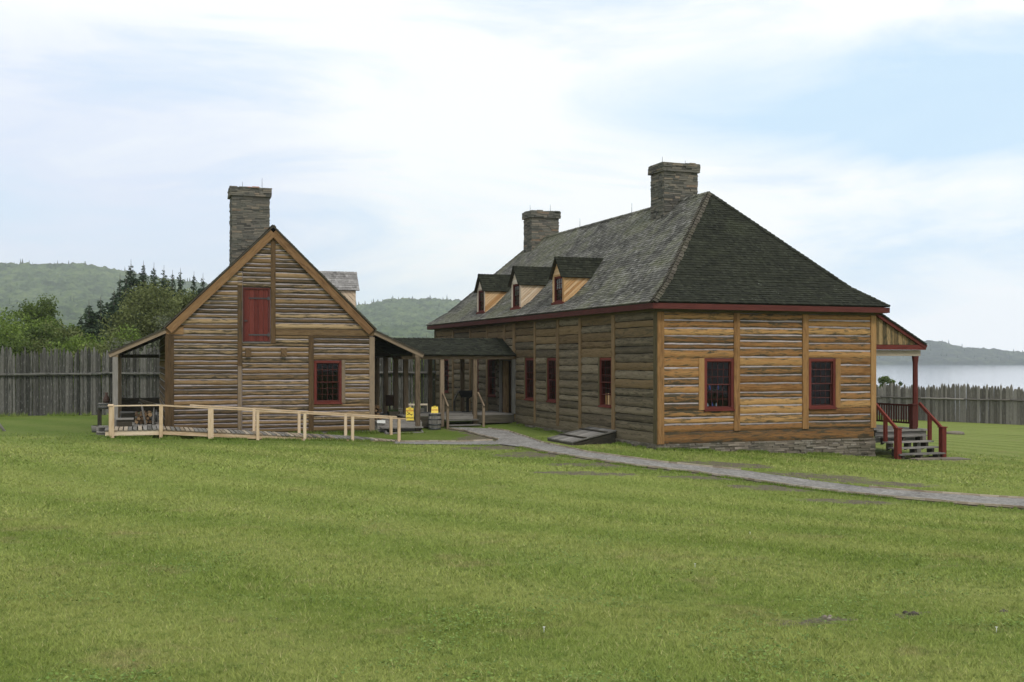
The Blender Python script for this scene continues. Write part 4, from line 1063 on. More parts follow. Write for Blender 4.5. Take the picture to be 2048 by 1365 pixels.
# ------------------------------------------------------------------ the gabled kitchen building on the left
KO = (-12.44, 39.5); KY = math.atan2(.323, .9464)
KW, KL = 7.58, 10.2
kit = thing('log_kitchen', 'gabled log kitchen with open side porches, a red loft door and one stone chimney', 'log building', (*KO, 0), KY)
kf_ = lambda px, v=0.0: onfront(px, v, KO, KY)
kw = lambda u, v: toworld(u, v, KO, KY)
KF = Fr((0, 0), (1, 0), (0, -1)); KLf = Fr((0, KL), (0, -1), (-1, 0)); KR = Fr((KW, 0), (0, 1), (1, 0)); KB = Fr((KW, KL), (-1, 0), (0, 1))
KZ0, KE, KR_ = .0, 3.92, 7.70          # bottom, eaves break, ridge
KM = KW / 2
slope = (KR_ - KE) / (KM + .02)
def kclip(z):
    zz = z + .30
    if zz < KE: return (0, KW)
    d = (zz - KE) / slope; return (max(0, d), KW - max(0, d))
def zpx(py, u, v=0.0):
    x, y = kw(u, v); return EYE + (HORZ - py) / FPX * y
pl = (kf_(475), kf_(484.6)); pc = (kf_(541.5), kf_(551)); pr = (kf_(617), kf_(627)); 
cl = (0, kf_(348)); cr = (kf_(738.5), KW)
kd = (kf_(486), kf_(540)); kdz = (zpx(684, kd[0]), zpx(575.5, kd[0]))
kwn = (kf_(628), kf_(683)); kwz = (zpx(806, kwn[0]), zpx(721.5, kwn[0])); kj = (kwn[1] + .005, kf_(690.5))
pc_b = zpx(687, pc[0]); pr_t = zpx(671, pr[0])
mb = MB(); H_ = .180; G = dict(pick=lambda a, z: 2 if R.random() < (.28 if z < 1.6 and a > 5 else .10) else 0, gap=.040, bulge=.034, wob=.010, clip=kclip)
plate_r = (zpx(671, 4), zpx(659, 4))
for a0, a1, z0, z1 in ((pl[0], pl[1], kdz[1] + .05, KR_ - .2), (cl[1], pl[0], KZ0, KR_ - .2), (pl[1], kd[0], kdz[1] + .02, KR_ - .2), (kd[0], pc[0], kdz[1] + .02, KR_ - .2), (pc[1], cr[0], plate_r[1] + .02, KR_ - .2),
                       (pl[1], pc[0], pc_b, kdz[0] - .05), (pl[1], pr[0], KZ0 + .05, pc_b), (pc[0], pr[0], pc_b, plate_r[0]) , (pr[1], cr[0], kwz[1] + .03, plate_r[0]),
                       (kj[1], cr[0], kwz[0] - .05, kwz[1] + .03), (pr[1], cr[0], KZ0 + .05, kwz[0] - .05)):
    if z1 - z0 > .08 and a1 - a0 > .05: logs(mb, KF, a0, a1, z0, z1, H_, **G)
# solid core
def core(z): lo, hi = kclip(z - .12); return lo, hi
bands = sorted({KZ0 - .3, kwz[0], kwz[1], KE - .35, kdz[0], kdz[1], KR_ - .35, *[KE + .35 * k for k in range(11)]})
for z0, z1 in zip(bands[:-1], bands[1:]):
    lo, hi = core(z1); lo2, hi2 = core(z0)
    segs = [(lo, hi, lo2, hi2)]
    if z0 >= kwz[0] - 1e-6 and z1 <= kwz[1] + 1e-6: segs = [(lo, kwn[0], lo2, kwn[0]), (kwn[1], hi, kwn[1], hi2)]
    for s0, s1, b0, b1 in segs:
        mb.hexa([KF(b0, -.05, z0), KF(b1, -.05, z0), KF(b1, -.18, z0), KF(b0, -.18, z0), KF(s0, -.05, z1), KF(s1, -.05, z1), KF(s1, -.18, z1), KF(s0, -.18, z1)], 1)
mb.build('gable_wall', ['log_brown', 'chink', 'plate'], kit)
def kpost(a, b, z0, z1, mat, lab=None, n=.045, lean=0):
    mb = MB(); KF.box(mb, a, b, -.14, n, z0, z1, 0, None, 2); o = mb.build('wall_post', mat, kit)
    if lab: o['label'] = lab
kpost(cl[0] - .02, cl[1], KZ0 - .05, KE - .28, 'post_brown'); kpost(cr[0], cr[1] + .02, KZ0 - .05, KE - .31, 'porch_wood')
zmid = zpx(733, pl[0]); kpost(pl[0], pl[1], zmid + .005, kdz[1] + .04, 'post_brown'); kpost(pl[0] + .01, pl[1] - .03, KZ0, zmid, 'porch_wood')
kpost(pc[0], pc[1], pc_b, KR_ - .42, 'post_brown'); kpost(pr[0], pr[1], KZ0, pr_t, 'post_brown', n=.06)
mb = MB(); KF.box(mb, kj[0], kj[1], -.1, .03, kwz[0] - .03, kwz[1] + .02); mb.build('window_post', 'porch_wood', kit)
mb = MB(); KF.box(mb, pc[1] + .01, KW + .03, -.12, .05, plate_r[0], plate_r[1]); mb.build('wall_plate', 'plate', kit)
mb = MB(); KF.box(mb, 0.0, .62, -.12, .05, KE - .27, KE - .02); mb.build('wall_plate', 'rake', kit)
for px in (496, 567):
    u = kf_(px); mb = MB(); KF.box(mb, u - .1, u + .1, -.2, .17, zpx(714, u), zpx(697, u)); mb.build('joist_end', 'post_brown', kit)
# red loft door
mb = MB(); nb = 5
for k in range(nb):
    a0 = kd[0] + .06 + (kd[1] - kd[0] - .12) * k / nb; a1 = kd[0] + .06 + (kd[1] - kd[0] - .12) * (k + 1) / nb - .008
    KF.box(mb, a0, a1, -.05, .0, kdz[0] + .02, kdz[1] - .07, 0, None, 2)
dr = mb.build('loft_door', 'red', kit)
mb = MB(); KF.box(mb, kd[0], kd[0] + .055, -.06, .03, kdz[0], kdz[1]); KF.box(mb, kd[1] - .055, kd[1], -.06, .03, kdz[0], kdz[1]); KF.box(mb, kd[0] + .055, kd[1] - .055, -.06, .028, kdz[1] - .06, kdz[1]); mb.build('door_frame', 'red_dark', dr)
mb = MB(); KF.box(mb, kd[0] - .02, kd[1] + .02, -.08, .05, kdz[0] - .05, kdz[0] - .002); mb.build('sill', 'grey_wood', dr)
for z in (zpx(596.5, kd[0]), zpx(670, kd[0])):
    mb = MB(); KF.box(mb, kd[0] + .2, kd[1] - .03, .001, .018, z - .025, z + .025); KF.box(mb, kd[1] - .1, kd[1] - .01, .002, .04, z - .05, z + .05); mb.build('hinge', 'iron', dr)
mb = MB(); z = zpx(642, kd[0]); KF.box(mb, kd[0] + .02, kd[0] + .16, .002, .03, z - .02, z + .02); KF.box(mb, kd[0] + .06, kd[0] + .1, .03, .06, z - .03, z + .03); mb.build('handle', 'iron', dr)
kw_ = window(kit, KF, *kwn, *kwz, 4, 6, frame=.09, depth=.1); kw_['label'] = 'red sash window of the kitchen gable'
# other walls
for fr, ln in ((KLf, KL), (KR, KL), (KB, KW)):
    mb = MB(); logs(mb, fr, .2 if fr is KR else .02, ln - .2, KZ0, KE - .05, .27); fr.box(mb, .02, ln - .02, -.2, -.05, KZ0 - .3, KE - .1, 1)
    if fr is KB: mb.face([KB(.05, -.06, KE - .1), KB(KW - .05, -.06, KE - .1), KB(KM, -.06, KR_ - .2)], None, (.4, .4, .4), 0)
    mb.build('log_wall', ['log_brown', 'chink'], kit)
mb = MB(); mb.box(.25, KW - .25, .3, KL - .3, .1, .2); mb.box(.25, KW - .25, .3, KL - .3, 3.3, 3.36); mb.box(.25, KW - .25, 4, 4.1, .2, 3.3); mb.build('interior', 'inside', kit)
# roof: two steep slopes and two flatter porch slopes
PW = 1.93; PZ = 3.0; v0, v1 = -.16, KL + .2
mb = MB(); DR = .14
shingles(mb, (-.08, v1, KE - .02), (-.08, v0, KE - .02), (KM, v0, KR_), (KM, v1, KR_), mi=0, mi_under=1, slab=.05)
shingles(mb, (KW + .08, v0, KE - .02), (KW + .08, v1, KE - .02), (KM, v1, KR_), (KM, v0, KR_), mi=0, mi_under=1, slab=.05)
ridge_caps(mb, (KM, v0, KR_), (KM, v1, KR_), (-1, 0, 1), (1, 0, 1), .18)
kr = mb.build('roof', ['sh_brown', 'dark_wood'], kit)
for side, (ue, ui) in (('l', (-PW, -.02)), ('r', (KW + PW, KW + .02))):
    mb = MB(); p = [(ue, v1, PZ), (ue, v0, PZ), (ui, v0, KE - .05), (ui, v1, KE - .05)]
    if side == 'r': p = [p[1], p[0], p[3], p[2]]
    shingles(mb, *p, mi=0, mi_under=1); mb.build('porch_roof', ['sh_brown', 'dark_wood'], kit)
def rake(p, q, h, mat, name='rake_board', y=None, t=.05):
    mb = MB(); mb.bar(p, q, t, h); o = mb.build(name, mat, kr); return o
d = Vector((KM, 0, KR_ - KE)).normalized(); nrm = Vector((-d.z, 0, d.x))
off = .19
rake((0 + nrm.x * -off - .02, v0 + .05, KE - .0 - off * nrm.z), (KM + .0 - nrm.x * 0, v0 + .05, KR_ - off / nrm.z), .27, 'rake')
rake((KW + nrm.x * off + .02, v0 + .055, KE - .0 - off * nrm.z), (KM + .0, v0 + .055, KR_ - off / nrm.z), .27, 'rake')
rake((-PW + .02, v0 + .06, PZ - .12), (0.0, v0 + .06, KE - .16), .14, 'porch_wood'); rake((KW + PW - .02, v0 + .06, PZ - .12), (KW, v0 + .06, KE - .16), .14, 'porch_wood')
# porch posts, beams, decks
KD = .40
for u, vs_ in ((-1.70, (-.02, 2.4, 4.8, 7.2, 9.6)), (KW + 1.70, (-.02, 1.95, 3.75, 5.7, 7.5, 9.6))):
    for v in vs_:
        mb = MB(); mb.box(u - .09, u + .09, v - .09, v + .09, -.1 if v > 0 else .0, 2.83); mb.build('porch_post', 'porch_wood' if u > 0 or v > 0 else 'grey_wood', kit)
    mb = MB(); mb.box(u - .1, u + .1, -.1, KL, 2.835, 3.0, 0, None, 1); mb.build('porch_beam', 'porch_wood', kit)
mb = MB(); mb.box(-1.62, -.03, KL - .15, KL - .02, 2.83, 2.98); mb.box(KW + .03, KW + 1.6, KL - .15, KL - .02, 2.83, 2.98); mb.build('porch_tie', 'dark_wood', kit)
for k in range(6):      # rafters
    v = 1.5 + 1.6 * k
    for p_, q_ in (((-PW + .1, v, PZ - .1), (0, v, KE - .2)), ((KW + PW - .1, v, PZ - .1), (KW, v, KE - .2))): mb = MB(); mb.bar(p_, q_, .07, .11); mb.build('porch_rafter', 'dark_wood', kit)
for nm, ua, ub2 in (('left', -1.86, -.06), ('right', KW + .06, KW + 1.86)):
    mb = MB(); n = 13
    for k in range(n):
        a = ua + (ub2 - ua) * k / n; b = ua + (ub2 - ua) * (k + 1) / n - .012; mb.box(a, b, -.05 if nm == 'left' else -.02, KL - .1, KD - .045, KD)
    mb.box(ua + .04, ub2 - .02, .0, .05, -.05 if nm == 'left' else .0, KD - .05); mb.box(ua, ua + .05, .06, KL - .1, .05, KD - .05); mb.box(ub2 - .05, ub2, .06, KL - .1, .05, KD - .05)
    mb.build('porch_deck', 'grey_wood', kit)
mb = MB(); mb.box(-1.62, -.04, KL - .25, KL - .2, .42, 1.06); mb.build('porch_railing', 'dark_wood', kit)
# steps of the right porch
mb = MB(); a, b = KW + .12, KW + 1.85
for k, (z, v) in enumerate(((.17, -.32), (-.02, -.62))): mb.box(a + .1 * k + .1, b, v - .02, v + .32, z - .05, z)
for u in (a + .25, b - .08): mb.hexa([(u, -.62, -.2), (u + .06, -.62, -.2), (u + .06, -.02, -.2), (u, -.02, -.2), (u, -.62, -.07), (u + .06, -.62, -.07), (u + .06, -.02, .12), (u, -.02, .12)])
mb.box(a, b + .02, -.05, -.022, .1, KD - .05); mb.build('porch_steps', 'grey_wood', kit)
mb = MB(); mb.hexa([(KW + .1, -.12, .33), (KW + .42, -.12, .31), (KW + .42, -.09, .31), (KW + .1, -.09, .33), (KW + .1, -.12, .44), (KW + .42, -.12, .43), (KW + .42, -.09, .43), (KW + .1, -.09, .44)]); mb.build('notice_board', 'white', kit)['label'] = 'small whitish board at the porch edge'
# chimney and dormer
c = stone_stack('chimney', 2.72, 4.22, 5.0, 6.1, 6.0, 9.84, kr, cap=.36); c['label'] = 'stone chimney of the kitchen'
mb = MB(); mb.box(3.25, 3.52, 5.35, 5.75, 9.8, 9.93); mb.box(3.56, 3.85, 5.35, 5.75, 9.8, 9.95); mb.build('flue_pot', 'terracotta', kr)
for u, h in ((3.18, .3), (3.98, .5)): mb = MB(); mb.tube([(u, 5.5, 9.8), (u, 5.5, 9.84 + h)], [.012, .006], 5); mb.build('lightning_rod', 'iron', kr)
def kroofz(u): return KE + (KR_ - KE) * u / KM       # u measured inwards from the right wall
o, FD, zs_, ze, wd = dormer(3.0, .13, 'cheek_pale', 'cheek_pale', 'dormer of the kitchen roof with pale shingles', host=kit, sign=-1, wall_h=1.62, gab=.62, sh='sh_grey', rz=kroofz, ux=lambda u: KW - u)
window(o, FD, .13, wd - .13, zs_ + .3, ze - .06, 3, 4, frame=.06, depth=.09, glass_n=-.05, lift=-.012)

# ------------------------------------------------------------------ ramp of new lumber
ramp = thing('wooden_ramp', 'pale new lumber ramp with railings along the front of the kitchen', 'ramp', (*KO, 0), KY)
rf, rb = -2.3, -.85
u_of = lambda px: kf_(px, rf); ub_of = lambda px: kf_(px, rb)
U0 = u_of(217); U1 = u_of(326); U2 = 8.15
dz = lambda u: KD if u < U1 else KD - (u - U1) / (U2 - U1) * .60
mb = MB(); u = U0 - .12
while u < U2:
    w = .12; zz = dz(u); z2 = dz(u + w)
    r_lim = rb + .1 if u > -.2 else -.1
    mb.hexa([(u, rf - .1, zz - .04), (u + w, rf - .1, z2 - .04), (u + w, r_lim, z2 - .04), (u, r_lim, zz - .04), (u, rf - .1, zz), (u + w, rf - .1, z2), (u + w, r_lim, z2), (u, r_lim, zz)], R.choice([0, 0, 1]), None, 1); u += w + R.uniform(.02, .05)
mb.build('ramp_deck', ['grey_wood', 'beam_pale'], ramp)
mb = MB(); mb.bar((U0 - .1, rf - .04, KD - .13), (U1, rf - .04, KD - .13), .05, .15); mb.bar((U1, rf - .04, KD - .13), (U2 - .6, rf - .04, dz(U2 - .6) - .12), .05, .13); mb.bar((U1, rb, KD - .12), (U2 - .6, rb, dz(U2 - .6) - .12), .05, .12); mb.build('ramp_frame', 'new_wood', ramp)
def rpost(px, v, w=.10, top=.78):
    u = kf_(px, v); x, y = kw(u, v); mb = MB(); mb.box(u - w / 2, u + w / 2, v - .05, v + .05, gt(x, y) - .15, dz(u) + top); mb.build('rail_post', 'new_wood', ramp)
for px, w in ((223, .17), (322, .12), (421.5, .18), (515.5, .10), (609.5, .10), (705, .10), (798, .10)): rpost(px, rf - .15, w)
for px in (508, 598, 691, 782): rpost(px, rb + .06)
mb = MB(); mb.box(U0 - .02, U0 + .15, rf - .22, rf + .7, KD + .785, KD + .825, 0, None, 1); mb.bar((U0 + .15, rf - .15, KD + .80), (U1 - .05, rf - .15, KD + .80), .06, .04); mb.bar((U1 - .1, rf - .15, KD + .80), (u_of(811), rf - .15, dz(u_of(811)) + .80), .10, .045); mb.build('handrail', 'new_wood', ramp)
mb = MB(); s0 = ub_of(380); e0 = ub_of(794); mb.bar((s0, rb + .06, dz(s0) + .80), (e0, rb + .06, dz(e0) + .80), .10, .045); mb.build('handrail', 'new_wood', ramp)

# ------------------------------------------------------------------ breezeway between the two buildings (local frame of the hall)
bz = thing('covered_walkway', 'roofed walkway with a mossy shingle roof and square posts linking the two log buildings', 'breezeway', (*OA, 0), YAW)
VF, VB = 12.05, 14.75; UL = -4.2; VR = 13.4
zf0, zr0 = 2.96, 3.60
mb = MB()
shingles(mb, (UL - 1.0, VF - .22, zf0 - .02), (-.05, VF - .22, zf0 - .02), (-.05, VR, zr0), (UL - 2.0, VR, zr0), mi=0, mi_under=1, expo=.13, wid=.14)
shingles(mb, (-.05, VB + .22, zf0 - .02), (UL - 1.6, VB + .22, zf0 - .02), (UL - 2.2, VR, zr0), (-.05, VR, zr0), mi=0, mi_under=1, expo=.13, wid=.2)
ridge_caps(mb, (UL - 1.9, VR, zr0), (-.05, VR, zr0), (0, -1, 2), (0, 1, 2), .2)
mb.build('roof', ['sh_dark', 'dark_wood'], bz)
mb = MB(); mb.box(UL - .55, -.06, VF - .09, VF + .07, 2.76, 2.92); mb.box(UL - .2, -.05, VB - .07, VB + .07, 2.76, 2.92); mb.build('beam', 'porch_wood', bz)
BD = .56
def bpost(px, v, mat='porch_wood', w=.16, z1=2.76, z0=BD):
    u = onfront(px, v); mb = MB(); mb.box(u - w / 2, u + w / 2, v - w / 2, v + w / 2, z0, z1); mb.build('post', mat, bz)
bpost(1028, VF, 'grey_wood', .16); bpost(949.5, VF, z0=.1); bpost(883.5, VF, z0=.1); bpost(924.5, VB); bpost(860, VB)
for px in (1019,): bpost(px, VF + .02, 'dark_wood', .05, z1=.75) if False else None
mb = MB(); n = 15
for k in range(n):
    a = VF + (VB - VF) * k / n; mb.box(UL - .5, -.06, a, a + (VB - VF) / n - .012, BD - .045, BD)
mb.build('deck', 'grey_wood', bz)
mb = MB(); us0, us1 = onfront(887, VF - .1), onfront(955, VF - .1)
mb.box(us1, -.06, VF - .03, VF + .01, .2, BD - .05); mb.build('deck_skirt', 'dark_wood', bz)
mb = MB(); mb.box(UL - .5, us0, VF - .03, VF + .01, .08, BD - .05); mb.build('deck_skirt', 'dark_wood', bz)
mb = MB()
for k, z in enumerate((.38, .19)): mb.box(us0 + .03, us1 - .03, VF - .32 - .28 * k, VF - .02 - .28 * k, z - .045, z)
mb.box(us0 + .03, us1 - .03, VF - .05, VF - .02, .39, BD - .05)
mb.build('steps', 'grey_wood', bz)
for u in (us0 - .03, us1 + .03):
    mb = MB(); mb.bar((u, VF - .06, 1.42), (u, VF - .82, .90), .06, .09); mb.box(u - .045, u + .045, VF - .78, VF - .69, -.0, .92); mb.build('stair_rail', 'porch_wood', bz)
u = onfront(917, VB + .1); mb = MB(); mb.bar((u, VB + .1, 1.4), (u, VB + .75, .95), .06, .08); mb.box(u - .04, u + .04, VB + .65, VB + .73, 0, 1.0); mb.build('stair_rail', 'grey_wood', bz)
# slanted reading panel on the deck
x, y = toworld(onfront(935, 13.9), 13.9); pan = thing('reading_panel', 'dark slanted reading panel on a leg on the walkway deck', 'information panel', (x, y, BD), YAW)
mb = MB(); mb.hexa([(-.35, -.2, .62), (.35, -.2, .62), (.35, .15, .86), (-.35, .15, .86), (-.35, -.22, .66), (.35, -.22, .66), (.35, .13, .90), (-.35, .13, .90)]); mb.build('panel', 'black', pan)
mb = MB(); mb.box(-.05, .05, -.04, .04, 0, .68); mb.box(-.2, .2, -.15, .15, 0, .03); mb.hexa([(-.02, .0, .5), (.02, 0, .5), (.3, 0, .78), (.26, .0, .78), (-.02, .04, .5), (.02, .04, .5), (.3, .04, .78), (.26, .04, .78)]); mb.build('stand', 'black', pan)

# ------------------------------------------------------------------ small things
def at_z(px, Y): return ((px - 1024) / FPX * Y, Y)
# barrel
bx, by = at_z(869.5, 42.75); zb = gt(bx, by)
bar = thing('barrel', 'weathered grey wooden barrel with dark hoops standing by the breezeway steps', 'barrel', (bx, by, zb - .02), 0)
mb = MB(); Hb = 1.0; prof = [(.215, 0), (.245, .13), (.262, .29), (.262, .38), (.245, .53), (.222, .64)]; n = 18
for j in range(n):
    a0, a1 = 2 * math.pi * j / n, 2 * math.pi * (j + 1) / n - .02; tv = (R.random(), R.random(), .5); ru = R.uniform(0, 9)
    for (r0_, z0_), (r1_, z1_) in zip(prof[:-1], prof[1:]):
        mb.face([(r0_ * math.cos(a0), r0_ * math.sin(a0), z0_ * Hb), (r0_ * math.cos(a1), r0_ * math.sin(a1), z0_ * Hb), (r1_ * math.cos(a1), r1_ * math.sin(a1), z1_ * Hb), (r1_ * math.cos(a0), r1_ * math.sin(a0), z1_ * Hb)],
                [(ru + z0_, 0), (ru + z0_, .08), (ru + z1_, .08), (ru + z1_, 0)], tv)
mb.lathe([(.2, .02), (.21, .62)], 0, 0, 18, smooth=False); mb.build('staves', 'grey_wood', bar)
for z in (.06, .22, .42, .575):
    r = np.interp(z, [p[1] for p in prof], [p[0] for p in prof]); mb = MB(); mb.lathe([(r - .02, z - .025), (r + .008, z - .024), (r + .008, z + .024), (r - .02, z + .025)], 0, 0, 24, cap=False); mb.build('hoop', 'iron', bar)
mb = MB(); mb.lathe([(.2, .62), (.255, .63), (.26, .655), (.2, .665)], 0, 0, 20, smooth=False); mb.build('lid', 'grey_wood', bar)
# yellow floor signs
def floor_sign(x, y, z, rz, label, w, h, lines, fig=True):
    t = thing('floor_sign', label, 'warning sign', (x, y, z), rz)
    def panel(sgn):
        mb = MB(); y0, y1 = sgn * .16, sgn * .02; e = .012 * sgn
        c = [(-w / 2, y0, 0), (w / 2, y0, 0), (w / 2, y0 - e, 0), (-w / 2, y0 - e, 0), (-w * .46, y1, h), (w * .46, y1, h), (w * .46, y1 - e, h), (-w * .46, y1 - e, h)]
        mb.hexa(c); return mb.build('panel', 'yellow', t)
    p1 = panel(-1); panel(1)
    mb = MB(); mb.box(-.05, .05, -.025, .025, h - .005, h + .03); mb.build('handle', 'yellow', t)
    tilt = math.atan2(.14, h)
    def P(a, zf): f = zf; return Vector((a, -.16 + .14 * f - .004, h * f))
    def quad(a0, a1, z0, z1, mat, nm):
        mb = MB(); mb.face([P(a0, z0), P(a1, z0), P(a1, z1), P(a0, z1)], None); return mb.build(nm, mat, p1)
    mb = MB(); mb.face([P(-.05, .90), P(.05, .90), P(.045, .94), P(-.045, .94)]); mb.build('grip_slot', 'black', p1)
    for txt, zf, size, mat in lines:
        cu = bpy.data.curves.new('lettering', 'FONT'); cu.body = txt; cu.size = size; cu.align_x = 'CENTER'; cu.extrude = .001; cu.offset = .002
        tmp = bpy.data.objects.new('lettering', cu); COL.objects.link(tmp)
        dg = bpy.context.evaluated_depsgraph_get(); me = bpy.data.meshes.new_from_object(tmp.evaluated_get(dg)); bpy.data.objects.remove(tmp)
        me.materials.clear(); me.materials.append(M[mat]); o = bpy.data.objects.new('lettering', me); COL.objects.link(o); o.parent = p1
        o.location = P(0, zf) - OFF[p1.name] + Vector((0, -.004, 0)); o.rotation_euler = (math.pi / 2 - tilt, 0, 0)
    if fig:
        mb = MB(); q = [((-.07, .64), (-.02, .52)), ((-.02, .52), (.05, .47)), ((.05, .47), (.11, .50)), ((-.02, .52), (-.08, .46)), ((.05, .47), (.06, .38)), ((-.05, .58), (.02, .60)), ((-.11, .53), (-.08, .46))]
        for (a0, z0), (a1, z1) in q:
            p, r = P(a0 * w / .3, z0), P(a1 * w / .3, z1); mb.bar(p, r, .004, .022, up=(0, -.1, 1) if abs(a1 - a0) > abs(z1 - z0) * .4 else (1, 0, 0))
        cc = P(-.085 * w / .3, .68); mb.lathe([(.001, cc.z - .018), (.016, cc.z - .01), (.016, cc.z + .01), (.001, cc.z + .018)], cc.x, cc.y, 8); mb.build('pictogram', 'black', p1)
    return t
u, v = kf_(819.5, .12), .12; x, y = kw(u, v)
floor_sign(x, y, KD + .004, .12, 'yellow folding wet floor sign standing on the porch edge beside the corner post', .31, .47, [('CAUTION', .75, .062, 'redprint'), ('WET FLOOR', .17, .05, 'black')])
floor_sign(bx, by + .02, zb + .647, .05, 'yellow caution sign standing on top of the barrel', .27, .24, [('CAUTION', .42, .055, 'redprint')], False)
# firewood and porch clutter
def woodpile(name, label, x, y, z, rz, nx_, nz_, ln, r=.075, mats='bark'):
    mb = MB()
    for k in range(nz_):
        for j in range(nx_ - (k % 2)):
            rr = r * R.uniform(.7, 1.15); a = (j + (k % 2) * .5) * r * 2.05; zz = r + k * r * 1.75; q = R.uniform(-.05, .05)
            mb.tube([(a, q, zz), (a + R.uniform(-.01, .01), ln + q, zz)], [rr, rr * .95], R.choice([4, 5, 6]), smooth=False)
    o = mb.build(name, mats); o.location = (x, y, z); o.rotation_euler = (0, 0, rz); tag(o, label, 'firewood', kind=None); return o
x, y = kw(KW + .12, 1.0); woodpile('firewood_pile', 'low stack of split firewood against the right wall of the kitchen', x, y, KD, KY, 4, 4, .9, .08, 'bark_cut')
x, y = kw(-.75, 1.6); woodpile('firewood_pile', 'firewood stacked against the wall in the left porch', x, y, KD, KY, 4, 3, 2.2, .075, 'bark_cut')
# wheelbarrow leaning in the left porch
x, y = kw(-.62, .5); wbr = thing('wheelbarrow', 'old wooden wheelbarrow tipped up in the left porch beside the firewood', 'wheelbarrow', (x, y, KD), KY)
mb = MB(); mb.hexa([(-.2, -.1, .78), (.2, -.1, .66), (.2, .35, .66), (-.2, .35, .78), (-.28, -.16, .92), (.3, -.16, .74), (.3, .42, .74), (-.28, .42, .92)]); mb.build('tray', 'dark_wood', wbr)
mb = MB(); mb.bar((-.2, 0, .76), (-.06, -.1, .0), .05, .05); mb.bar((.24, 0, .64), (.2, -.1, .0), .05, .05); mb.bar((-.3, .1, .8), (.5, .1, .7), .05, .05); mb.build('frame', 'grey_wood', wbr)
mb = MB(); mb.tube([(.28, .3, .3), (.34, .3, .3)], [.24, .24], 14, smooth=False); mb.build('wheel', 'iron', wbr)
# benches in the left porch
for k, (uu, vv, ln, h, lab) in enumerate(((-1.38, -.35, .55, .28, 'low grey plank stool at the front of the left porch'), (-1.28, 2.6, .5, .38, 'grey plank bench farther back in the left porch'))):
    x, y = kw(uu, vv); t_ = thing('stool', lab, 'stool', (x, y, KD), KY); mb = MB(); mb.box(-.3, .3, -ln / 2, ln / 2, h - .05, h); mb.build('seat', 'grey_wood', t_)
    for s_ in (-1, 1): mb = MB(); mb.box(-.25, .25, s_ * ln * .35 - .025, s_ * ln * .35 + .025, 0, h - .05); mb.build('leg', 'dark_wood', t_)
# tub on a post left of the porch
x, y = at_z(211, 41.5); zt = gt(x, y); tub = thing('water_stand', 'dark wooden stand with a round tub and a jug left of the kitchen porch', 'wash stand', (x, y, zt), .3)
mb = MB(); mb.box(-.28, -.14, -.08, .08, -.05, .78); mb.box(.16, .28, -.08, .08, -.05, .78); mb.build('leg', 'dark_wood', tub)
mb = MB(); mb.lathe([(.24, .78), (.25, .8), (.27, 1.0), (.22, 1.01)], 0, 0, 14); mb.build('tub', 'grey_wood', tub)
for z in (.84, .96): mb = MB(); mb.lathe([(.26, z - .02), (.275, z - .02), (.28, z + .02), (.26, z + .02)], 0, 0, 14, cap=False); mb.build('hoop', 'iron', tub)
mb = MB(); mb.lathe([(.11, 1.0), (.13, 1.12), (.09, 1.24), (.05, 1.3), (.06, 1.4)], .03, 0, 10); mb.build('jug', 'brown_board', tub)
x, y = at_z(192, 39.4); zt = gt(x, y); bk = thing('bucket', 'small grey wooden bucket on the grass left of the porch', 'bucket', (x, y, zt), 0)
mb = MB(); mb.lathe([(.13, -.02), (.15, .1), (.165, .25), (.15, .25), (.13, .06)], 0, 0, 12); mb.build('staves', 'grey_wood', bk)
mb = MB(); mb.lathe([(.14, .04), (.15, .04), (.152, .07), (.14, .07)], 0, 0, 12, cap=False); mb.build('hoop', 'iron', bk)
# side steps of the left porch
x, y = kw(-2.12, -.75); mb = MB(); mb.box(-.16, .2, -.3, .3, .02, .07); mb.box(-.1, .2, -.28, .28, .2, .25); mb.box(-.18, .2, -.27, -.22, -.05, .02); mb.box(-.18, .2, .22, .27, -.05, .2)
o = mb.build('porch_step', 'grey_wood'); o.location = (x, y, gt(x, y)); o.rotation_euler = (0, 0, KY); tag(o, 'grey wooden step beside the left end of the ramp platform', 'step')
# leaning pole at the left picture edge
x, y = at_z(6, 40.3); z = gt(x, y); mb = MB(); mb.tube([(x - .9, y, z + 1.25), (x + .08, y, z - .04)], [.05, .055], 6); tag(mb.build('pole', 'grey_wood'), 'pale slanting pole cut by the left picture edge', 'pole')
# brown board, planter, white frame behind
x, y = at_z(779, 47.3); t_ = thing('notice_stand', 'dark brown board on a post seen between the right porch posts', 'notice board', (x, y, gt(x, y)), .2)
mb = MB(); mb.box(-.16, .16, -.02, .02, .65, 1.12); mb.build('board', 'brown_board', t_); mb = MB(); mb.box(-.03, .03, .02, .06, 0, 1.1); mb.build('post', 'dark_wood', t_)
x, y = kw(KW + 1.15, 1.7); t_ = thing('planter', 'dark wooden planter box with small plants on the right porch deck', 'planter', (x, y, KD), KY)
mb = MB(); mb.hexa([(-.18, -.15, 0), (.18, -.15, 0), (.18, .15, 0), (-.18, .15, 0), (-.23, -.18, .28), (.23, -.18, .28), (.23, .18, .28), (-.23, .18, .28)]); mb.build('box', 'dark_wood', t_)
mb = MB()
for _ in range(60): 
    a, b = R.uniform(-.2, .2), R.uniform(-.15, .15); h = R.uniform(.05, .16); w = .02; mb.face([(a, b, .27), (a + w, b, .27), (a + R.uniform(-.06, .06), b, .27 + h)])
mb.build('leaves', M['leaf_green'], t_)
x, y = at_z(838, 52.0); t_ = thing('garden_bench', 'pale wooden bench frame on the grass behind the walkway', 'bench', (x, y, gt(x, y)), .25)
mb = MB(); mb.box(-.5, .5, -.1, .2, .48, .55); mb.build('seat', 'cream_wood', t_)
for a in (-.48, .38): mb = MB(); mb.box(a, a + .1, -.08, .0, 0, .48); mb.build('leg', 'cream_wood', t_)
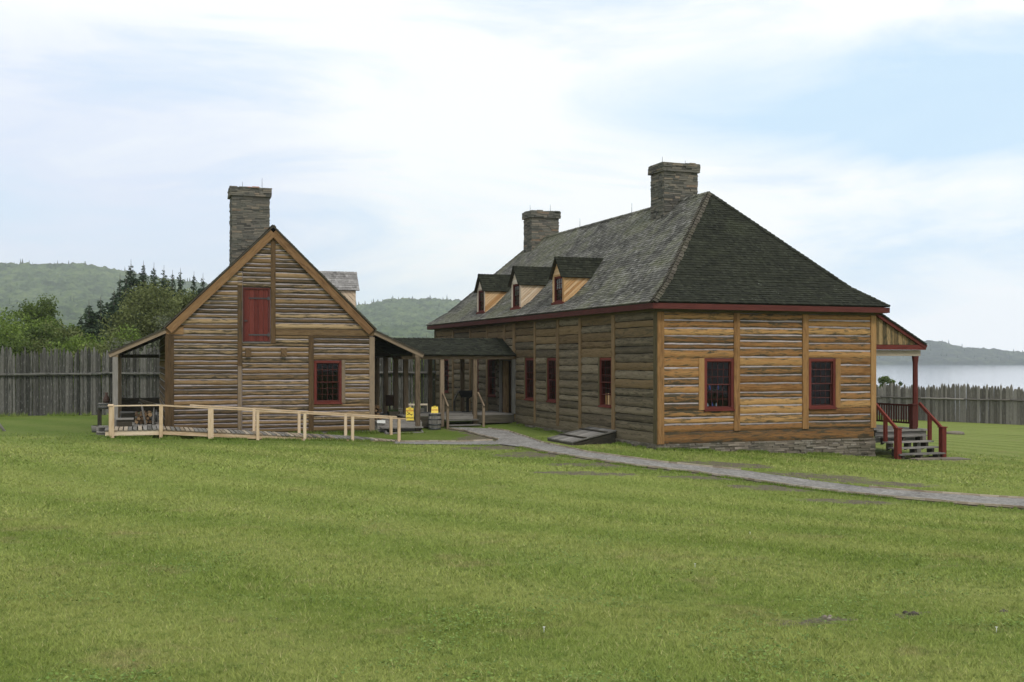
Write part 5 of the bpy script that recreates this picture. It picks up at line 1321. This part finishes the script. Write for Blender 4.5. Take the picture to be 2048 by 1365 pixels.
for px, Y_, lab in ((826, 50.5, 'grey squared log lying on the grass behind the walkway'), (1910, 62.0, 'grey flat boulder lying near the lakeside palisade')):
    x, y = at_z(px, Y_); mb = MB(); z = gt(x, y)
    if px < 1000: mb.bar((x - .9, y, z + .22), (x + .5, y + .1, z + .22), .3, .32)
    else: mb.lathe([(.3, z - .05), (.55, z + .02), (.5, z + .13), (.25, z + .17)], x, y, 7)
    tag(mb.build('squared_log' if px < 1000 else 'boulder', 'grey_wood' if px < 1000 else 'stone_found'), lab, 'log' if px < 1000 else 'boulder')
# little brown clods in the lawn
for k, (px, py, r, lab) in enumerate(((1822, 1226, .045, 'dark brown clod of earth in the lawn, right foreground'), (2006, 1218, .03, 'small brown clod near the right picture edge'), (1655, 1232, .03, 'pale stone at the edge of the bare patch in the foreground'))):
    X_, Y_, Z_ = hit(px, py); mb = MB(); 
    for _ in range(6): a, b = R.uniform(-r, r), R.uniform(-r, r); rr = r * R.uniform(.4, .7); mb.lathe([(rr * .6, 0), (rr, rr * .5), (rr * .6, rr * 1.1), (.002, rr * 1.3)], a, b, 6)
    o = mb.build('clod' if k < 2 else 'pebble', 'bark' if k < 2 else 'stone_found'); o.location = (X_, Y_, gt(X_, Y_) - .01); tag(o, lab, 'clod' if k < 2 else 'stone')
# ------------------------------------------------------------------ palisades
def palisade(name, label, P0, P1, wid, htop, vis, mat, gaps=True, rail_h=.62, side=-1):
    """row of split stakes from P0 to P1; stakes inside a vis range (by column) are single parts, others one mesh"""
    P0, P1 = Vector((*P0, 0)), Vector((*P1, 0)); d = (P1 - P0); Lg = d.length; d.normalize(); n = Vector((-d.y, d.x, 0))
    if n.y > 0: n = -n
    root = thing(name, label, 'palisade fence', (P0.x, P0.y, 0), 0); OFF[root.name] = P0.copy()
    rest = MB(); a = 0; cnt = 0; group = None
    while a < Lg:
        w = wid * R.uniform(.7, 1.25); p = P0 + d * (a + w / 2); zg = gt(p.x, p.y); h = htop(a / Lg) + R.uniform(-.22, .2); a += w + (R.uniform(0, .012) if R.random() < .8 else R.uniform(.012, .035) * (1 if gaps else .3))
        col = 1024 + FPX * p.x / p.y
        single = any(lo <= col <= hi for lo, hi in vis) and cnt < 99
        mb = MB() if single else rest
        th = R.uniform(.06, .11); o = R.uniform(-.02, .03); q = p + n * o; lean = R.uniform(-.03, .03); tv = (R.random(), R.random(), .5)
        def c(s, t, z): return q + d * (s * w / 2 + lean * z / 3) + n * (t * th / 2) + Vector((0, 0, zg + z))
        # hexagon-ish section: flat sides with a rounded face
        sec = [(-1, -.6), (1, -.6), (1, .4), (.55, 1), (-.55, 1), (-1, .4)]; ru = R.uniform(0, 99); sh = R.uniform(.22, .42); pk = R.uniform(-.4, .4)
        zz = [(-.2, 1), (h * .5, R.uniform(.93, 1)), (h - sh, 1), (h - sh * .3, .5), (h, .06)]
        if R.random() < .25: zz[-2:] = [(h - sh * .4, .75), (h - sh * .2, .35)]
        rings = [[c(s_ * f + (pk * (1 - f)), t_ * (f if f < .9 else 1), z) for s_, t_ in sec] for z, f in zz]
        for k in range(len(zz) - 1):
            for j in range(6):
                j2 = (j + 1) % 6; mb.face([rings[k][j], rings[k][j2], rings[k + 1][j2], rings[k + 1][j]], [(ru + zz[k][0], j * .1), (ru + zz[k][0], j * .1 + .1), (ru + zz[k + 1][0], j * .1 + .1), (ru + zz[k + 1][0], j * .1)], tv)
        mb.face(rings[-1], None, tv)
        if single: mb.build('stake', mat, root); cnt += 1
    if rest.f: tag(rest.build('stakes', mat, root), kind='stuff')
    mb = MB(); k = 0; step = 4.2
    while k < Lg:
        e = min(k + step, Lg); p, q = P0 + d * k, P0 + d * e; pts = []
        for f in np.linspace(0, 1, 6):
            m = p + (q - p) * f; pts.append(m + n * .13 + Vector((0, 0, gt(m.x, m.y) + htop(.5) * rail_h + R.uniform(-.025, .025))))
        mb.tube(pts, [.075, .07, .075, .07, .065, .07], 7); k += step - .1
    mb.build('rail', mat, root)
    return root
palisade('palisade', 'tall grey stake palisade running behind the kitchen on the left', (-37, 53.2), (5, 55.5), .15, lambda t: 3.26, [(-5, 345), (745, 900)], 'picket')
palisade('palisade', 'lower stake palisade in front of the lake on the right', (45, 74.5), (27, 104), .26, lambda t: 3.02, [(1740, 2060)], 'picket_right', gaps=False)
palisade('palisade', 'far stake palisade hidden behind the hall', (5.2, 55.6), (26.8, 104.2), .28, lambda t: 3.0, [], 'picket_right', gaps=False)

# ------------------------------------------------------------------ trees
def leaf_cloud(centres, radii, n_each, size, flat=.75, rng=NR, spread=None):
    C = np.repeat(np.array(centres), n_each, 0); Rr = np.repeat(np.array(radii), n_each); m = len(C)
    dv = rng.normal(size=(m, 3)); dv /= np.linalg.norm(dv, axis=1)[:, None]; rad = rng.random(m) ** .45
    P = C + dv * (Rr * rad)[:, None] * np.array([1, 1, flat])
    u = rng.normal(size=(m, 3)); u /= np.linalg.norm(u, axis=1)[:, None]; w = np.cross(u, rng.normal(size=(m, 3))); w /= np.linalg.norm(w, axis=1)[:, None]
    s = size * rng.uniform(.6, 1.4, m)[:, None]
    V = np.stack([P - u * s * .5, P + w * s * .32, P + u * s * .5, P - w * s * .32], 1).reshape(-1, 3)
    F = np.arange(4 * m).reshape(m, 4)
    cl = np.repeat(rng.random(len(centres)), n_each)
    tint = np.clip(.25 + .45 * cl + rng.normal(0, .16, m), 0, 1)
    return V, F, tint
def broadleaf(name, label, x, y, h, rx, mat, cb=.25, n_cl=46, n_leaf=130, size=.2, cat='tree', seed=0, group=None, dens=1.0, top_bias=0.0):
    rng = np.random.default_rng(seed); z = gt(x, y); root = thing(name, label, cat, (x, y, z), 0, group)
    cz = h * (cb + 1) / 2; rz = h * (1 - cb) / 2; cs = []; rs = []
    for _ in range(n_cl):
        d = rng.normal(size=3); d /= np.linalg.norm(d); r = rng.random() ** .4 * (.88 + .2 * rng.random())
        rr = rng.uniform(.2, .40) * rx
        c = np.array([d[0] * rx * r, d[1] * rx * r, cz + d[2] * rz * r]); 
        c[0] *= 1 - .2 * max(0, (c[2] - cz) / rz); c[1] *= 1 - .2 * max(0, (c[2] - cz) / rz)
        cs.append(c); rs.append(rr)
    top = max(c[2] + r_ * .75 for c, r_ in zip(cs, rs)); k_ = h / top
    for c in cs: c[2] *= k_
    V, F, t = leaf_cloud(cs, rs, int(n_leaf * dens), size, .8, rng)
    cr = fast_mesh('crown', V, F, mat, t); cr.parent = root
    mb = MB(); hb = h * .75
    mb.tube([(0, 0, -.3), (.05, 0, h * cb), (0, .05, h * .55), (.1, 0, hb)], [.035 * h * .55, .026 * h * .5, .016 * h * .5, .01], 7)
    for k in range(9):
        c = cs[int(rng.integers(len(cs)))]; z0 = max(h * cb * .7, min(c[2] * .6, hb * .8)); mb.tube([(0.03, 0.02, z0), (c[0] * .5, c[1] * .5, (z0 + c[2]) / 2 - .1), tuple(c)], [.012 * h * .4, .008 * h * .4, .01], 5)
    mb.build('trunk', 'bark', root, origin=(0, 0, 0)); return root
def spruce(label, x, y, h, r, seed=0, group=None, dens=1.0):
    rng = np.random.default_rng(seed); z = gt(x, y); root = thing('spruce_tree', label, 'spruce', (x, y, z), 0, group)
    Vs = []; T = []; zz = h * .06
    while zz < h * .985:
        f = (zz / h); rad = r * (1 - f) ** .85 * (1 - .45 * max(0, (f - .72) / .28)) * rng.uniform(.55, 1.2) + .03; nb = max(4, int(11 * (1 - f) + 4)); a0 = rng.random() * 6.28
        for b in range(nb):
            if rng.random() < .16: continue
            a = a0 + 6.283 * b / nb + rng.normal(0, .15); rl = rad * rng.uniform(.4, 1.25); n = max(8, int(rl * 60 * dens)); tt = rng.random()
            s = rng.random(n) ** .6 * rl; dirx, diry = math.cos(a), math.sin(a)
            zc = zz - s * .28 + (s / rl) ** 2 * rl * .16 + rng.normal(0, .05, n); lat = rng.normal(0, .07 + .10 * s, n)
            P = np.stack([dirx * s - diry * lat, diry * s + dirx * lat, zc - np.abs(rng.normal(0, .06, n))], 1)
            sz = rng.uniform(.08, .20, n)[:, None] * (.55 + .45 * min(1, rl / .8)); u = np.stack([dirx + rng.normal(0, .5, n), diry + rng.normal(0, .5, n), rng.normal(-.3, .25, n)], 1); u /= np.linalg.norm(u, axis=1)[:, None]
            w = np.cross(u, rng.normal(size=(n, 3))); w /= np.linalg.norm(w, axis=1)[:, None]
            Vs.append(np.stack([P - u * sz, P + w * sz * .35, P + u * sz, P - w * sz * .35], 1)); T.append(np.clip(tt * .5 + .2 + rng.normal(0, .15, n) + .2 * s / rl, 0, 1))
        zz += max(.20, .34 * (1 - f) + .10)
    Vv = np.concatenate(Vs).reshape(-1, 3); F = np.arange(len(Vv)).reshape(-1, 4); cr = fast_mesh('crown', Vv, F, 'needle', np.concatenate(T)); cr.parent = root
    mb = MB(); mb.tube([(0, 0, -.3), (0, 0, h * .5), (0, 0, h * 1.02)], [.018 * h, .011 * h, .01], 7); mb.build('trunk', 'bark', root, origin=(0, 0, 0)); return root
def tp(px, py, Y): x = (px - 1024) / FPX * Y; return x, Y, EYE + (HORZ - py) / FPX * Y
def top_h(px, py, Y): x, y, z = tp(px, py, Y); return x, y, z - gt(x, y)
G_S = 'spruces beyond the palisade'
for i, (px, py, Y, r, lab) in enumerate(((262, 524, 92, 2.9, 'tallest dark spruce beyond the palisade, left of the kitchen roof'), (287, 527, 94, 2.2, 'dark spruce just right of the tallest one'), (240, 552, 90, 1.9, 'dark spruce at the left flank of the tallest one'),
        (308, 530, 96, 2.0, 'third spruce top from the left of the tall group'), (328, 536, 93, 2.0, 'dark spruce behind the olive tree, in the middle of the group'), (345, 545, 96, 1.8, 'dark spruce behind the olive tree, right of the middle one'), (361, 541, 94, 1.6, 'slim dark spruce above the olive tree, right end of the tall group'),
        (388, 548, 92, 1.5, 'slim spruce top left of the kitchen roof edge'), (406, 551, 94, 1.6, 'dark spruce directly beside the kitchen roof edge'), (430, 566, 92, 1.6, 'spruce mostly hidden behind the kitchen roof edge'), (178, 604, 82, 2.2, 'lower dark spruce at the left of the pair'), (201, 598, 84, 2.6, 'broad lower spruce at the right of the pair'), (228, 580, 86, 2.6, 'dark spruce between the lower pair and the tall group'), (252, 562, 87, 2.6, 'dark spruce in front of the tallest one'), (162, 632, 82, 1.8, 'smallest dark spruce, left of the lower pair'))):
    x, y, h = top_h(px, py, Y); spruce(lab, x, y, h, r * 1.9, 100 + i, G_S)
G_T = 'leafy trees beyond the palisade'
x, y, h = top_h(79, 586, 84); broadleaf('leafy_tree', 'rounded dark green tree in front of the forested hill at the far left', x, y, h, 2.2, 'leaf_green', .2, 130, 170, .17, seed=1, group=G_T)
x, y, h = top_h(318, 556, 76); broadleaf('leafy_tree', 'large olive-green tree in front of the spruces', x, y, h, 3.3, 'leaf_olive', .1, 150, 190, .17, seed=2, group=G_T)
x, y, h = top_h(372, 578, 74); broadleaf('leafy_tree', 'olive tree close to the kitchen roof edge', x, y, h, 2.3, 'leaf_olive', .12, 80, 150, .17, seed=3, group=G_T)
x, y, h = top_h(430, 590, 76); broadleaf('leafy_tree', 'green tree hidden mostly by the kitchen roof', x, y, h, 2.0, 'leaf_green', .15, 50, 120, .17, seed=33, group=G_T)
x, y, h = top_h(350, 628, 66); broadleaf('leafy_tree', 'thin grey-green tree with bare twigs above the left porch roof', x, y, h, 1.7, 'leaf_grey', .1, 46, 80, .13, seed=4, group=G_T)
G_B = 'bushes beyond the palisade'
labs = ['bright green bush at the left picture edge', 'bright green tall bush left of the rounded tree', 'bright bush below the rounded tree', 'green bush in front of the rounded tree', 'olive bush right of the rounded tree', 'low bright bush below the spruce pair', 'olive bush below the spruce pair', 'green bush below the large olive tree', 'grey-green bush above the left porch roof', 'olive bush behind the left porch', 'low green bush just behind the left palisade', 'low bright bush behind the palisade, second from the edge', 'low olive bush behind the palisade', 'low green bush behind the palisade near the porch', 'low grey-green bush touching the porch roof']
for i, (px, py, Y, rx, mt) in enumerate(((-15, 612, 72, 2.8, 'leaf_bright'), (45, 612, 70, 2.4, 'leaf_bright'), (92, 650, 64, 1.5, 'leaf_green'), (120, 641, 66, 1.6, 'leaf_olive'), (140, 650, 68, 1.3, 'leaf_green'), (185, 668, 64, 1.5, 'leaf_bright'), (225, 655, 66, 1.6, 'leaf_olive'), (268, 650, 66, 1.7, 'leaf_bright'), (310, 658, 63, 1.5, 'leaf_grey'), (360, 655, 64, 1.9, 'leaf_olive'), (15, 665, 60, 1.9, 'leaf_green'), (70, 672, 60, 1.8, 'leaf_olive'), (140, 680, 60, 1.9, 'leaf_bright'), (205, 684, 60, 1.8, 'leaf_olive'), (262, 678, 60, 1.6, 'leaf_grey'))):
    x, y, h = top_h(px, py, Y); broadleaf('bush', labs[i], x, y, h, rx * 1.3, mt, .02, 60, 170, .15, 'bush', 40 + i, G_B)
for i, (px, py, Y, rx, mt) in enumerate(((-110, 640, 64, 2.2, 'leaf_olive'), (-210, 625, 66, 2.6, 'leaf_green'), (-330, 630, 62, 2.3, 'leaf_bright'))):
    x, y, h = top_h(px, py, Y); broadleaf('bush', ['olive bush just outside the left picture edge', 'green bush well outside the left picture edge', 'bright bush farthest outside the left picture edge'][i], x, y, h, rx * 1.3, mt, .02, 60, 150, .16, 'bush', 130 + i, G_B)
labs = ['green bush seen over the palisade through the right porch', 'bright bush seen between the right porch posts', 'green bush seen through the walkway', 'olive bush behind the palisade near the hall corner', 'green bush behind the kitchen', 'olive bush behind the kitchen roof']
for i, (px, py, Y) in enumerate(((765, 708, 62), (800, 702, 63), (835, 698, 64), (872, 703, 62), (640, 690, 64), (520, 670, 66))):
    x, y, h = top_h(px, py, Y); broadleaf('bush', labs[i], x, y, h, 1.7, ['leaf_bright', 'leaf_green', 'leaf_olive'][i % 3], .02, 34, 110, .15, 'bush', 70 + i, 'bushes seen between the two buildings')
x, y, h = top_h(853, 672, 70); spruce('tiny conifer tip showing above the walkway roof', x, y, h, .45, 77)
x, y, h = top_h(1772, 752, 108); broadleaf('bush', 'small leafy bush rising behind the lakeside palisade beside the porch', x, y, h, 1.5, 'leaf_green', .2, 30, 150, .2, 'bush', 90)
x, y, h = top_h(1795, 764, 108); broadleaf('bush', 'thin twiggy bush at the right of the leafy one by the porch', x, y, h, .8, 'leaf_green', .3, 14, 80, .18, 'bush', 91)

# ------------------------------------------------------------------ far hills, island and lake
def hill(name, label, ys_px, r0, r1, az0, az1, ncol, nrow, base, amp, cell, seed, crest_at=.8):
    a = np.linspace(az0, az1, ncol); t = np.linspace(0, 1, nrow); A, T = np.meshgrid(a, t); D = r0 + (r1 - r0) * T
    pxs = 1024 + FPX * np.tan(A); top = np.interp(pxs, [p[0] for p in ys_px], [p[1] for p in ys_px])
    dc = r0 + (r1 - r0) * crest_at; Hc = (HORZ - top) / FPX * dc / np.cos(A) * np.cos(A)      # height over eye at the crest
    s = np.clip(T / crest_at, 0, 1); prof = s ** .9 * (1 - .18 * np.sin(s * math.pi)) ; back = np.clip((T - crest_at) / (1 - crest_at), 0, 1); prof = prof * (1 - .5 * back ** 2)
    x = D * np.sin(A); y = D * np.cos(A); zz = base + (EYE + Hc - base) * prof
    zz = zz + (fbm(x / 160, y / 160, 3, seed) - .45) * 26 * np.sin(np.clip(s, 0, 1) * math.pi) * min(1, 1) * amp / 7
    can = (fbm(x / cell, y / cell, 3, seed + 3) ** 1.0 - .4) * amp * 1.6 + (vnoise(x / (cell * .45), y / (cell * .45), seed + 5) - .5) * amp * .8
    zz = zz + can * np.clip(T * 20, 0, 1)
    tint = np.clip(.5 + (fbm(x / (cell * 1.1), y / (cell * 1.4), 2, seed + 8) - .38) * 2.4 + NR.normal(0, .10, x.shape), 0, 1)
    V = np.stack([x, y, zz], -1).reshape(-1, 3); idx = np.arange(ncol * nrow).reshape(nrow, ncol)
    F = np.stack([idx[:-1, :-1], idx[:-1, 1:], idx[1:, 1:], idx[1:, :-1]], -1).reshape(-1, 4)
    o = fast_mesh(name, V, F, 'hill' if crest_at > .75 else 'headland', tint.ravel(), smooth=False); tag(o, label, kind='structure')
    return x, y, zz, tint
prof_l = [(-2600, 640), (-1200, 590), (-400, 560), (-150, 552), (0, 546), (100, 545), (150, 542), (210, 548), (240, 553), (300, 562), (420, 575), (560, 600), (660, 618), (712, 615), (750, 607), (790, 601), (850, 600), (900, 601), (930, 604), (1000, 622), (1100, 655), (1250, 700), (1400, 730)]
hx, hy, hz, ht = hill('forest_hill', 'forested hill range in light haze behind the left palisade', prof_l, 900, 2300, math.radians(-58), math.radians(9), 2300, 300, -3, 6.0, 10, 21)
prof_i = [(1300, 728), (1450, 716), (1600, 700), (1700, 694), (1780, 690), (1830, 686), (1862, 684), (1885, 687), (1905, 692), (1930, 698), (1960, 701), (1985, 701), (2015, 705), (2048, 707), (2150, 712), (2300, 720), (2450, 729)]
ix, iy, iz, it = hill('forest_headland', 'low forested headland across the lake at the right', prof_i, 1950, 2450, math.radians(7), math.radians(33), 700, 60, -4.4, 4.5, 14, 51, .7)
# conifer tips standing out of the canopy
def tips(name, label, X, Y_, Z, n, hmin, hmax, seed, crest_row, frac_crest):
    rng = np.random.default_rng(seed); nr, nc = X.shape
    rr = np.where(rng.random(n) < frac_crest, rng.integers(max(0, crest_row - 10), min(nr - 1, crest_row + 2), n), rng.integers(8, crest_row, n)); cc = rng.integers(0, nc, n)
    cl = vnoise(cc / 40.0, rr / 15.0, seed) ; keep = cl > .35; rr, cc = rr[keep], cc[keep]; n = len(rr)
    px_, py_, pz = X[rr, cc], Y_[rr, cc], Z[rr, cc] - 1.5; h = rng.uniform(hmin, hmax, n); r = h * rng.uniform(.12, .2, n); V = []; m = 5; a = np.arange(m) * 2 * math.pi / m
    ringv = np.stack([px_[:, None] + np.cos(a) * r[:, None], py_[:, None] + np.sin(a) * r[:, None], np.repeat(pz[:, None], m, 1)], -1); tipv = np.stack([px_, py_, pz + h], -1)[:, None]
    V = np.concatenate([ringv, tipv], 1).reshape(-1, 3); b = (np.arange(n) * (m + 1))[:, None, None]
    F = np.stack([np.arange(m), (np.arange(m) + 1) % m, np.full(m, m)], -1)[None] + b; F = F.reshape(-1, 3)
    o = fast_mesh(name, V, F, 'hill', np.repeat(rng.uniform(0.0, .35, n), m + 1)); tag(o, label, kind='stuff')
tips('conifer_tips', 'small pointed conifers standing out along the far hill', hx, hy, hz, 900, 5, 11, 5, int(300 * .8), .45)
tips('conifer_tips', 'tiny conifers along the far headland', ix, iy, iz, 500, 5, 10, 6, int(60 * .7), .4)
lk = MB(); lk.face([(-3200, -800, -4.2), (3200, -800, -4.2), (3200, 4100, -4.2), (-3200, 4100, -4.2)]); tag(lk.build('lake', 'water'), 'pale calm lake beyond the palisade', kind='structure')

# ------------------------------------------------------------------ lawn blades
def blades(y0, y1, dens, hgt, wid, seed, label, fade=0):
    rng = np.random.default_rng(seed); mx = .50 * y1 + 1.2; n = int(dens * (y1 - y0) * 2 * mx)
    x = rng.uniform(-mx, mx, n); y = rng.uniform(y0, y1, n); k = np.abs(x) < .50 * y + 1.2
    if fade: k &= rng.random(n) < np.clip((y1 - y) / fade, .05, 1)
    x, y = x[k], y[k]; d = dirt_at(x, y) + (fbm(x * 2.2, y * 2.2, 4, 14) - .46) * 1.3; k = rng.random(len(x)) > np.clip((d - .26) * 3.5, 0, .97)
    x, y = x[k], y[k]
    if y1 > 30:
        xx = (x - OA[0]); 
        u = (x - OA[0]) * math.cos(YAW) + (y - OA[1]) * math.sin(YAW); v = -(x - OA[0]) * math.sin(YAW) + (y - OA[1]) * math.cos(YAW)
        u2 = (x - KO[0]) * math.cos(KY) + (y - KO[1]) * math.sin(KY); v2 = -(x - KO[0]) * math.sin(KY) + (y - KO[1]) * math.cos(KY)
        ok = ~((u > -.02) & (u < 10.2) & (v > -.02)) & ~((u2 > -1.9) & (u2 < 9.5) & (v2 > -.02)) & ~((u2 > -2.1) & (u2 < 8.2) & (v2 > -2.5) & (v2 < -.6)) & ~((u2 < 0) & (u2 > -2.1) & (v2 > -2.5) & (v2 < 0)) & ~((u < 0) & (u > -5) & (v > 11.2) & (v < 15)) & ~((u < 0) & (u > -1.7) & (v > 2.6) & (v < 4.9))
        x, y = x[ok], y[ok]
    n = len(x); z = gtop(x, y); cl = fbm(x * 1.3, y * 1.3, 3, 3); hh = hgt * rng.uniform(.5, 1.3, n) * (.6 + .9 * cl); a = rng.uniform(0, 2 * math.pi, n)
    tuft = (vnoise(x * 4, y * 4, 8) > .72) & (rng.random(n) < .5); hh = np.where(tuft, hh * 1.5, hh)
    w = wid * rng.uniform(.6, 1.3, n); lx, ly = rng.normal(0, .85, n) * hh, rng.normal(0, .85, n) * hh; ca, sa = np.cos(a) * w / 2, np.sin(a) * w / 2
    B0 = np.stack([x - ca, y - sa, z - .005], -1); B1 = np.stack([x + ca, y + sa, z - .005], -1); Tt = np.stack([x + lx, y + ly, z + hh], -1)
    V = np.stack([B0, B1, Tt], 1).reshape(-1, 3); F = np.arange(3 * n).reshape(n, 3); tint = np.repeat(np.where(rng.random(n) < .05, 1.0, rng.random(n) * .85), 3)
    o = fast_mesh('grass', V, F, 'blade', tint, extra={'lush': np.repeat(lush_at(x, y), 3)}); tag(o, label, kind='stuff'); return n
blades(4.6, 9, 6000, .024, .0045, 1, 'short mown grass of the nearest strip of lawn')
blades(9, 16, 2300, .028, .0075, 2, 'short mown grass of the middle lawn')
blades(16, 27, 800, .034, .013, 3, 'short mown grass below the path')
blades(27, 40, 260, .045, .024, 4, 'short mown grass around the buildings', fade=8)
# low clover and weeds in the nearer lawn
rng = np.random.default_rng(77); n = 260000; y = 4.8 + 12 * rng.random(n) ** 1.3; x = rng.uniform(-1, 1, n) * (.5 * y + 1.2)
cl = fbm(x * 1.1, y * 1.1, 3, 61) + .25 * fbm(x * 5, y * 5, 2, 62); k = rng.random(n) < np.clip((cl - .58) * 1.6, 0, .30); x, y = x[k], y[k]; n = len(x); z = gtop(x, y) + rng.uniform(.008, .03, n); s = rng.uniform(.006, .012, n); a = rng.uniform(0, 6.28, n)
tl = rng.uniform(-.6, .6, n) * s; ca, sa = np.cos(a) * s, np.sin(a) * s
V = np.stack([np.stack([x - ca, y - sa, z - tl], -1), np.stack([x + sa, y - ca, z], -1), np.stack([x + ca, y + sa, z + tl], -1), np.stack([x - sa, y + ca, z], -1)], 1).reshape(-1, 3)
M['clover'] = leaf_mat('clover_leaf', (0.07, 0.125, 0.022), (0.115, 0.185, 0.034), (0.19, 0.265, 0.06), False)
tag(fast_mesh('clover', V, np.arange(4 * n).reshape(n, 4), 'clover', np.repeat(rng.random(n), 4)), 'patches of low clover and weeds in the near lawn', kind='stuff')
# rough grass the mower misses, along walls, posts and path edges
def fringe(pts, n, hgt, off0, off1, seed, label):
    rng = np.random.default_rng(seed); P = np.array([q[:2] for q in pts]); d = np.concatenate([[0], np.cumsum(np.hypot(*(P[1:] - P[:-1]).T))]); t = rng.uniform(0, d[-1], n)
    cl = fbm(t * 2.0, t * 0 + seed, 3, seed); t = t[cl > .40]; n = len(t); x = np.interp(t, d, P[:, 0]); y = np.interp(t, d, P[:, 1])
    k = np.clip(np.searchsorted(d, t) - 1, 0, len(P) - 2); e = P[k + 1] - P[k]; e /= np.linalg.norm(e, axis=1)[:, None]; o = off0 + (off1 - off0) * rng.random(n) ** 1.7
    x = x + e[:, 1] * o; y = y - e[:, 0] * o; z = gtop(x, y); h = hgt * rng.uniform(.3, 1.2, n) * (1 - .5 * np.abs(o - off0) / max(abs(off1 - off0), .01)); w = .014 * rng.uniform(.6, 1.4, n); a = rng.uniform(0, 3.14, n)
    V = np.stack([np.stack([x - np.cos(a) * w, y - np.sin(a) * w, z - .01], -1), np.stack([x + np.cos(a) * w, y + np.sin(a) * w, z - .01], -1), np.stack([x + rng.normal(0, .5, n) * h, y + rng.normal(0, .5, n) * h, z + h], -1)], 1).reshape(-1, 3)
    tag(fast_mesh('grass_fringe', V, np.arange(3 * n).reshape(n, 3), 'blade', np.repeat(rng.random(n) * .8, 3), extra={'lush': np.full(3 * n, .8)}), label, kind='stuff')
wl_ = lambda *uv: [toworld(u, v) for u, v in uv]
fringe(wl_((-.05, -.05), (W, -.05)), 7000, .10, .0, .22, 3, 'rough grass along the foot of the orange end wall')
fringe(wl_((-.05, 12), (-.05, 4.9)), 5000, .09, .0, .2, 4, 'rough grass along the foot of the long wall')
fringe(wl_((-.05, 2.6), (-.05, -.05)), 2500, .10, .0, .22, 5, 'rough grass between the cellar hatch and the corner')
fringe([kw(-1.9, -2.45), kw(8.1, -2.45)], 6000, .12, .0, .25, 6, 'rough grass along the front edge of the ramp')
fringe([kw(.2, -.1), kw(7.7, -.1)], 5000, .14, .0, .4, 7, 'rough grass at the foot of the kitchen gable')
fringe([kw(8.3, -.75), kw(9.4, -.75)], 800, .10, .0, .2, 8, 'rough grass below the right porch steps')
fringe(FE, 9000, .05, -.02, -.16, 9, 'grass creeping over the far edge of the path')
fringe(NE[5:], 9000, .06, .03, .2, 10, 'grass creeping over the near edge of the path')
fringe(SIDE_B, 1500, .05, .0, .12, 12, 'grass at the edge of the side path')
fringe([(-30, 53.2), (-9, 54.2), (4, 55.2)], 9000, .22, .15, .6, 11, 'uncut grass along the foot of the left palisade')
# a few white flower heads and dry leaves
for i, (px, py) in enumerate(((170, 965), (1500, 1075), (810, 938), (1088, 1270), (1993, 1273), (1745, 975), (535, 916), (1390, 1140))):
    X_, Y_, Z_ = hit(px, py); mb = MB()
    for q in range(7):
        a = q * .9; mb.face([(0, 0, 0), (.010 * math.cos(a), .010 * math.sin(a), .006), (.010 * math.cos(a + .6), .010 * math.sin(a + .6), .006)])
    mb.tube([(0, 0, -.03), (0, 0, 0)], [.002, .002], 4)
    o = mb.build('clover_flower', 'white'); o.location = (X_, Y_, gt(X_, Y_) + .022)
    tag(o, ['small white clover head at the far left of the lawn', 'small white clover head in the lawn below the bend of the path', 'white clover head in front of the ramp end', 'white clover head in the central foreground', 'white clover head at the right foreground edge', 'white clover head beside the path at the right', 'white clover head in front of the ramp', 'white clover head right of the lawn centre'][i], 'flower', 'white clover heads in the lawn')
# taller uncut grass at the foot of the lakeside palisade
rng = np.random.default_rng(9); n = 5000; xa = rng.uniform(0, 1, n); P0, P1 = np.array([31.8, 93.8]), np.array([25.5, 103.0]); P = P0 + (P1 - P0) * xa[:, None]; x = P[:, 0] + rng.uniform(-2.4, -.3, n) ; y = P[:, 1] - rng.uniform(.0, 1.5, n); z = gtop(x, y); h = rng.uniform(.25, .6, n)
V = np.stack([np.stack([x - .03, y, z], -1), np.stack([x + .03, y, z], -1), np.stack([x + rng.normal(0, .15, n), y, z + h], -1)], 1).reshape(-1, 3)
M['tall'] = leaf_mat('tall_grass', (0.12, 0.19, 0.03), (0.18, 0.26, 0.045), (0.26, 0.32, 0.08))
tag(fast_mesh('tall_grass', V, np.arange(3 * n).reshape(n, 3), 'tall', np.repeat(rng.random(n), 3)), 'taller bright green grass at the foot of the lakeside palisade', kind='stuff')

# ------------------------------------------------------------------ haze
hm = bpy.data.materials.new('air'); hm.use_nodes = True; hn = hm.node_tree; hn.nodes.clear()
pv = hn.nodes.new('ShaderNodeVolumePrincipled'); pv.inputs['Color'].default_value = (.92, .97, 1.0, 1); pv.inputs['Density'].default_value = HAZE = 0.00018; pv.inputs['Anisotropy'].default_value = 0.0
ho = hn.nodes.new('ShaderNodeOutputMaterial'); hn.links.new(pv.outputs[0], ho.inputs['Volume'])
M['air'] = hm
mb = MB(); mb.box(-3300, 3300, -900, 4200, -17, 235); hz_ = mb.build('haze', 'air', origin=(0, 0, 0)); tag(hz_, 'thin pale haze over the lake and hills', kind='stuff')
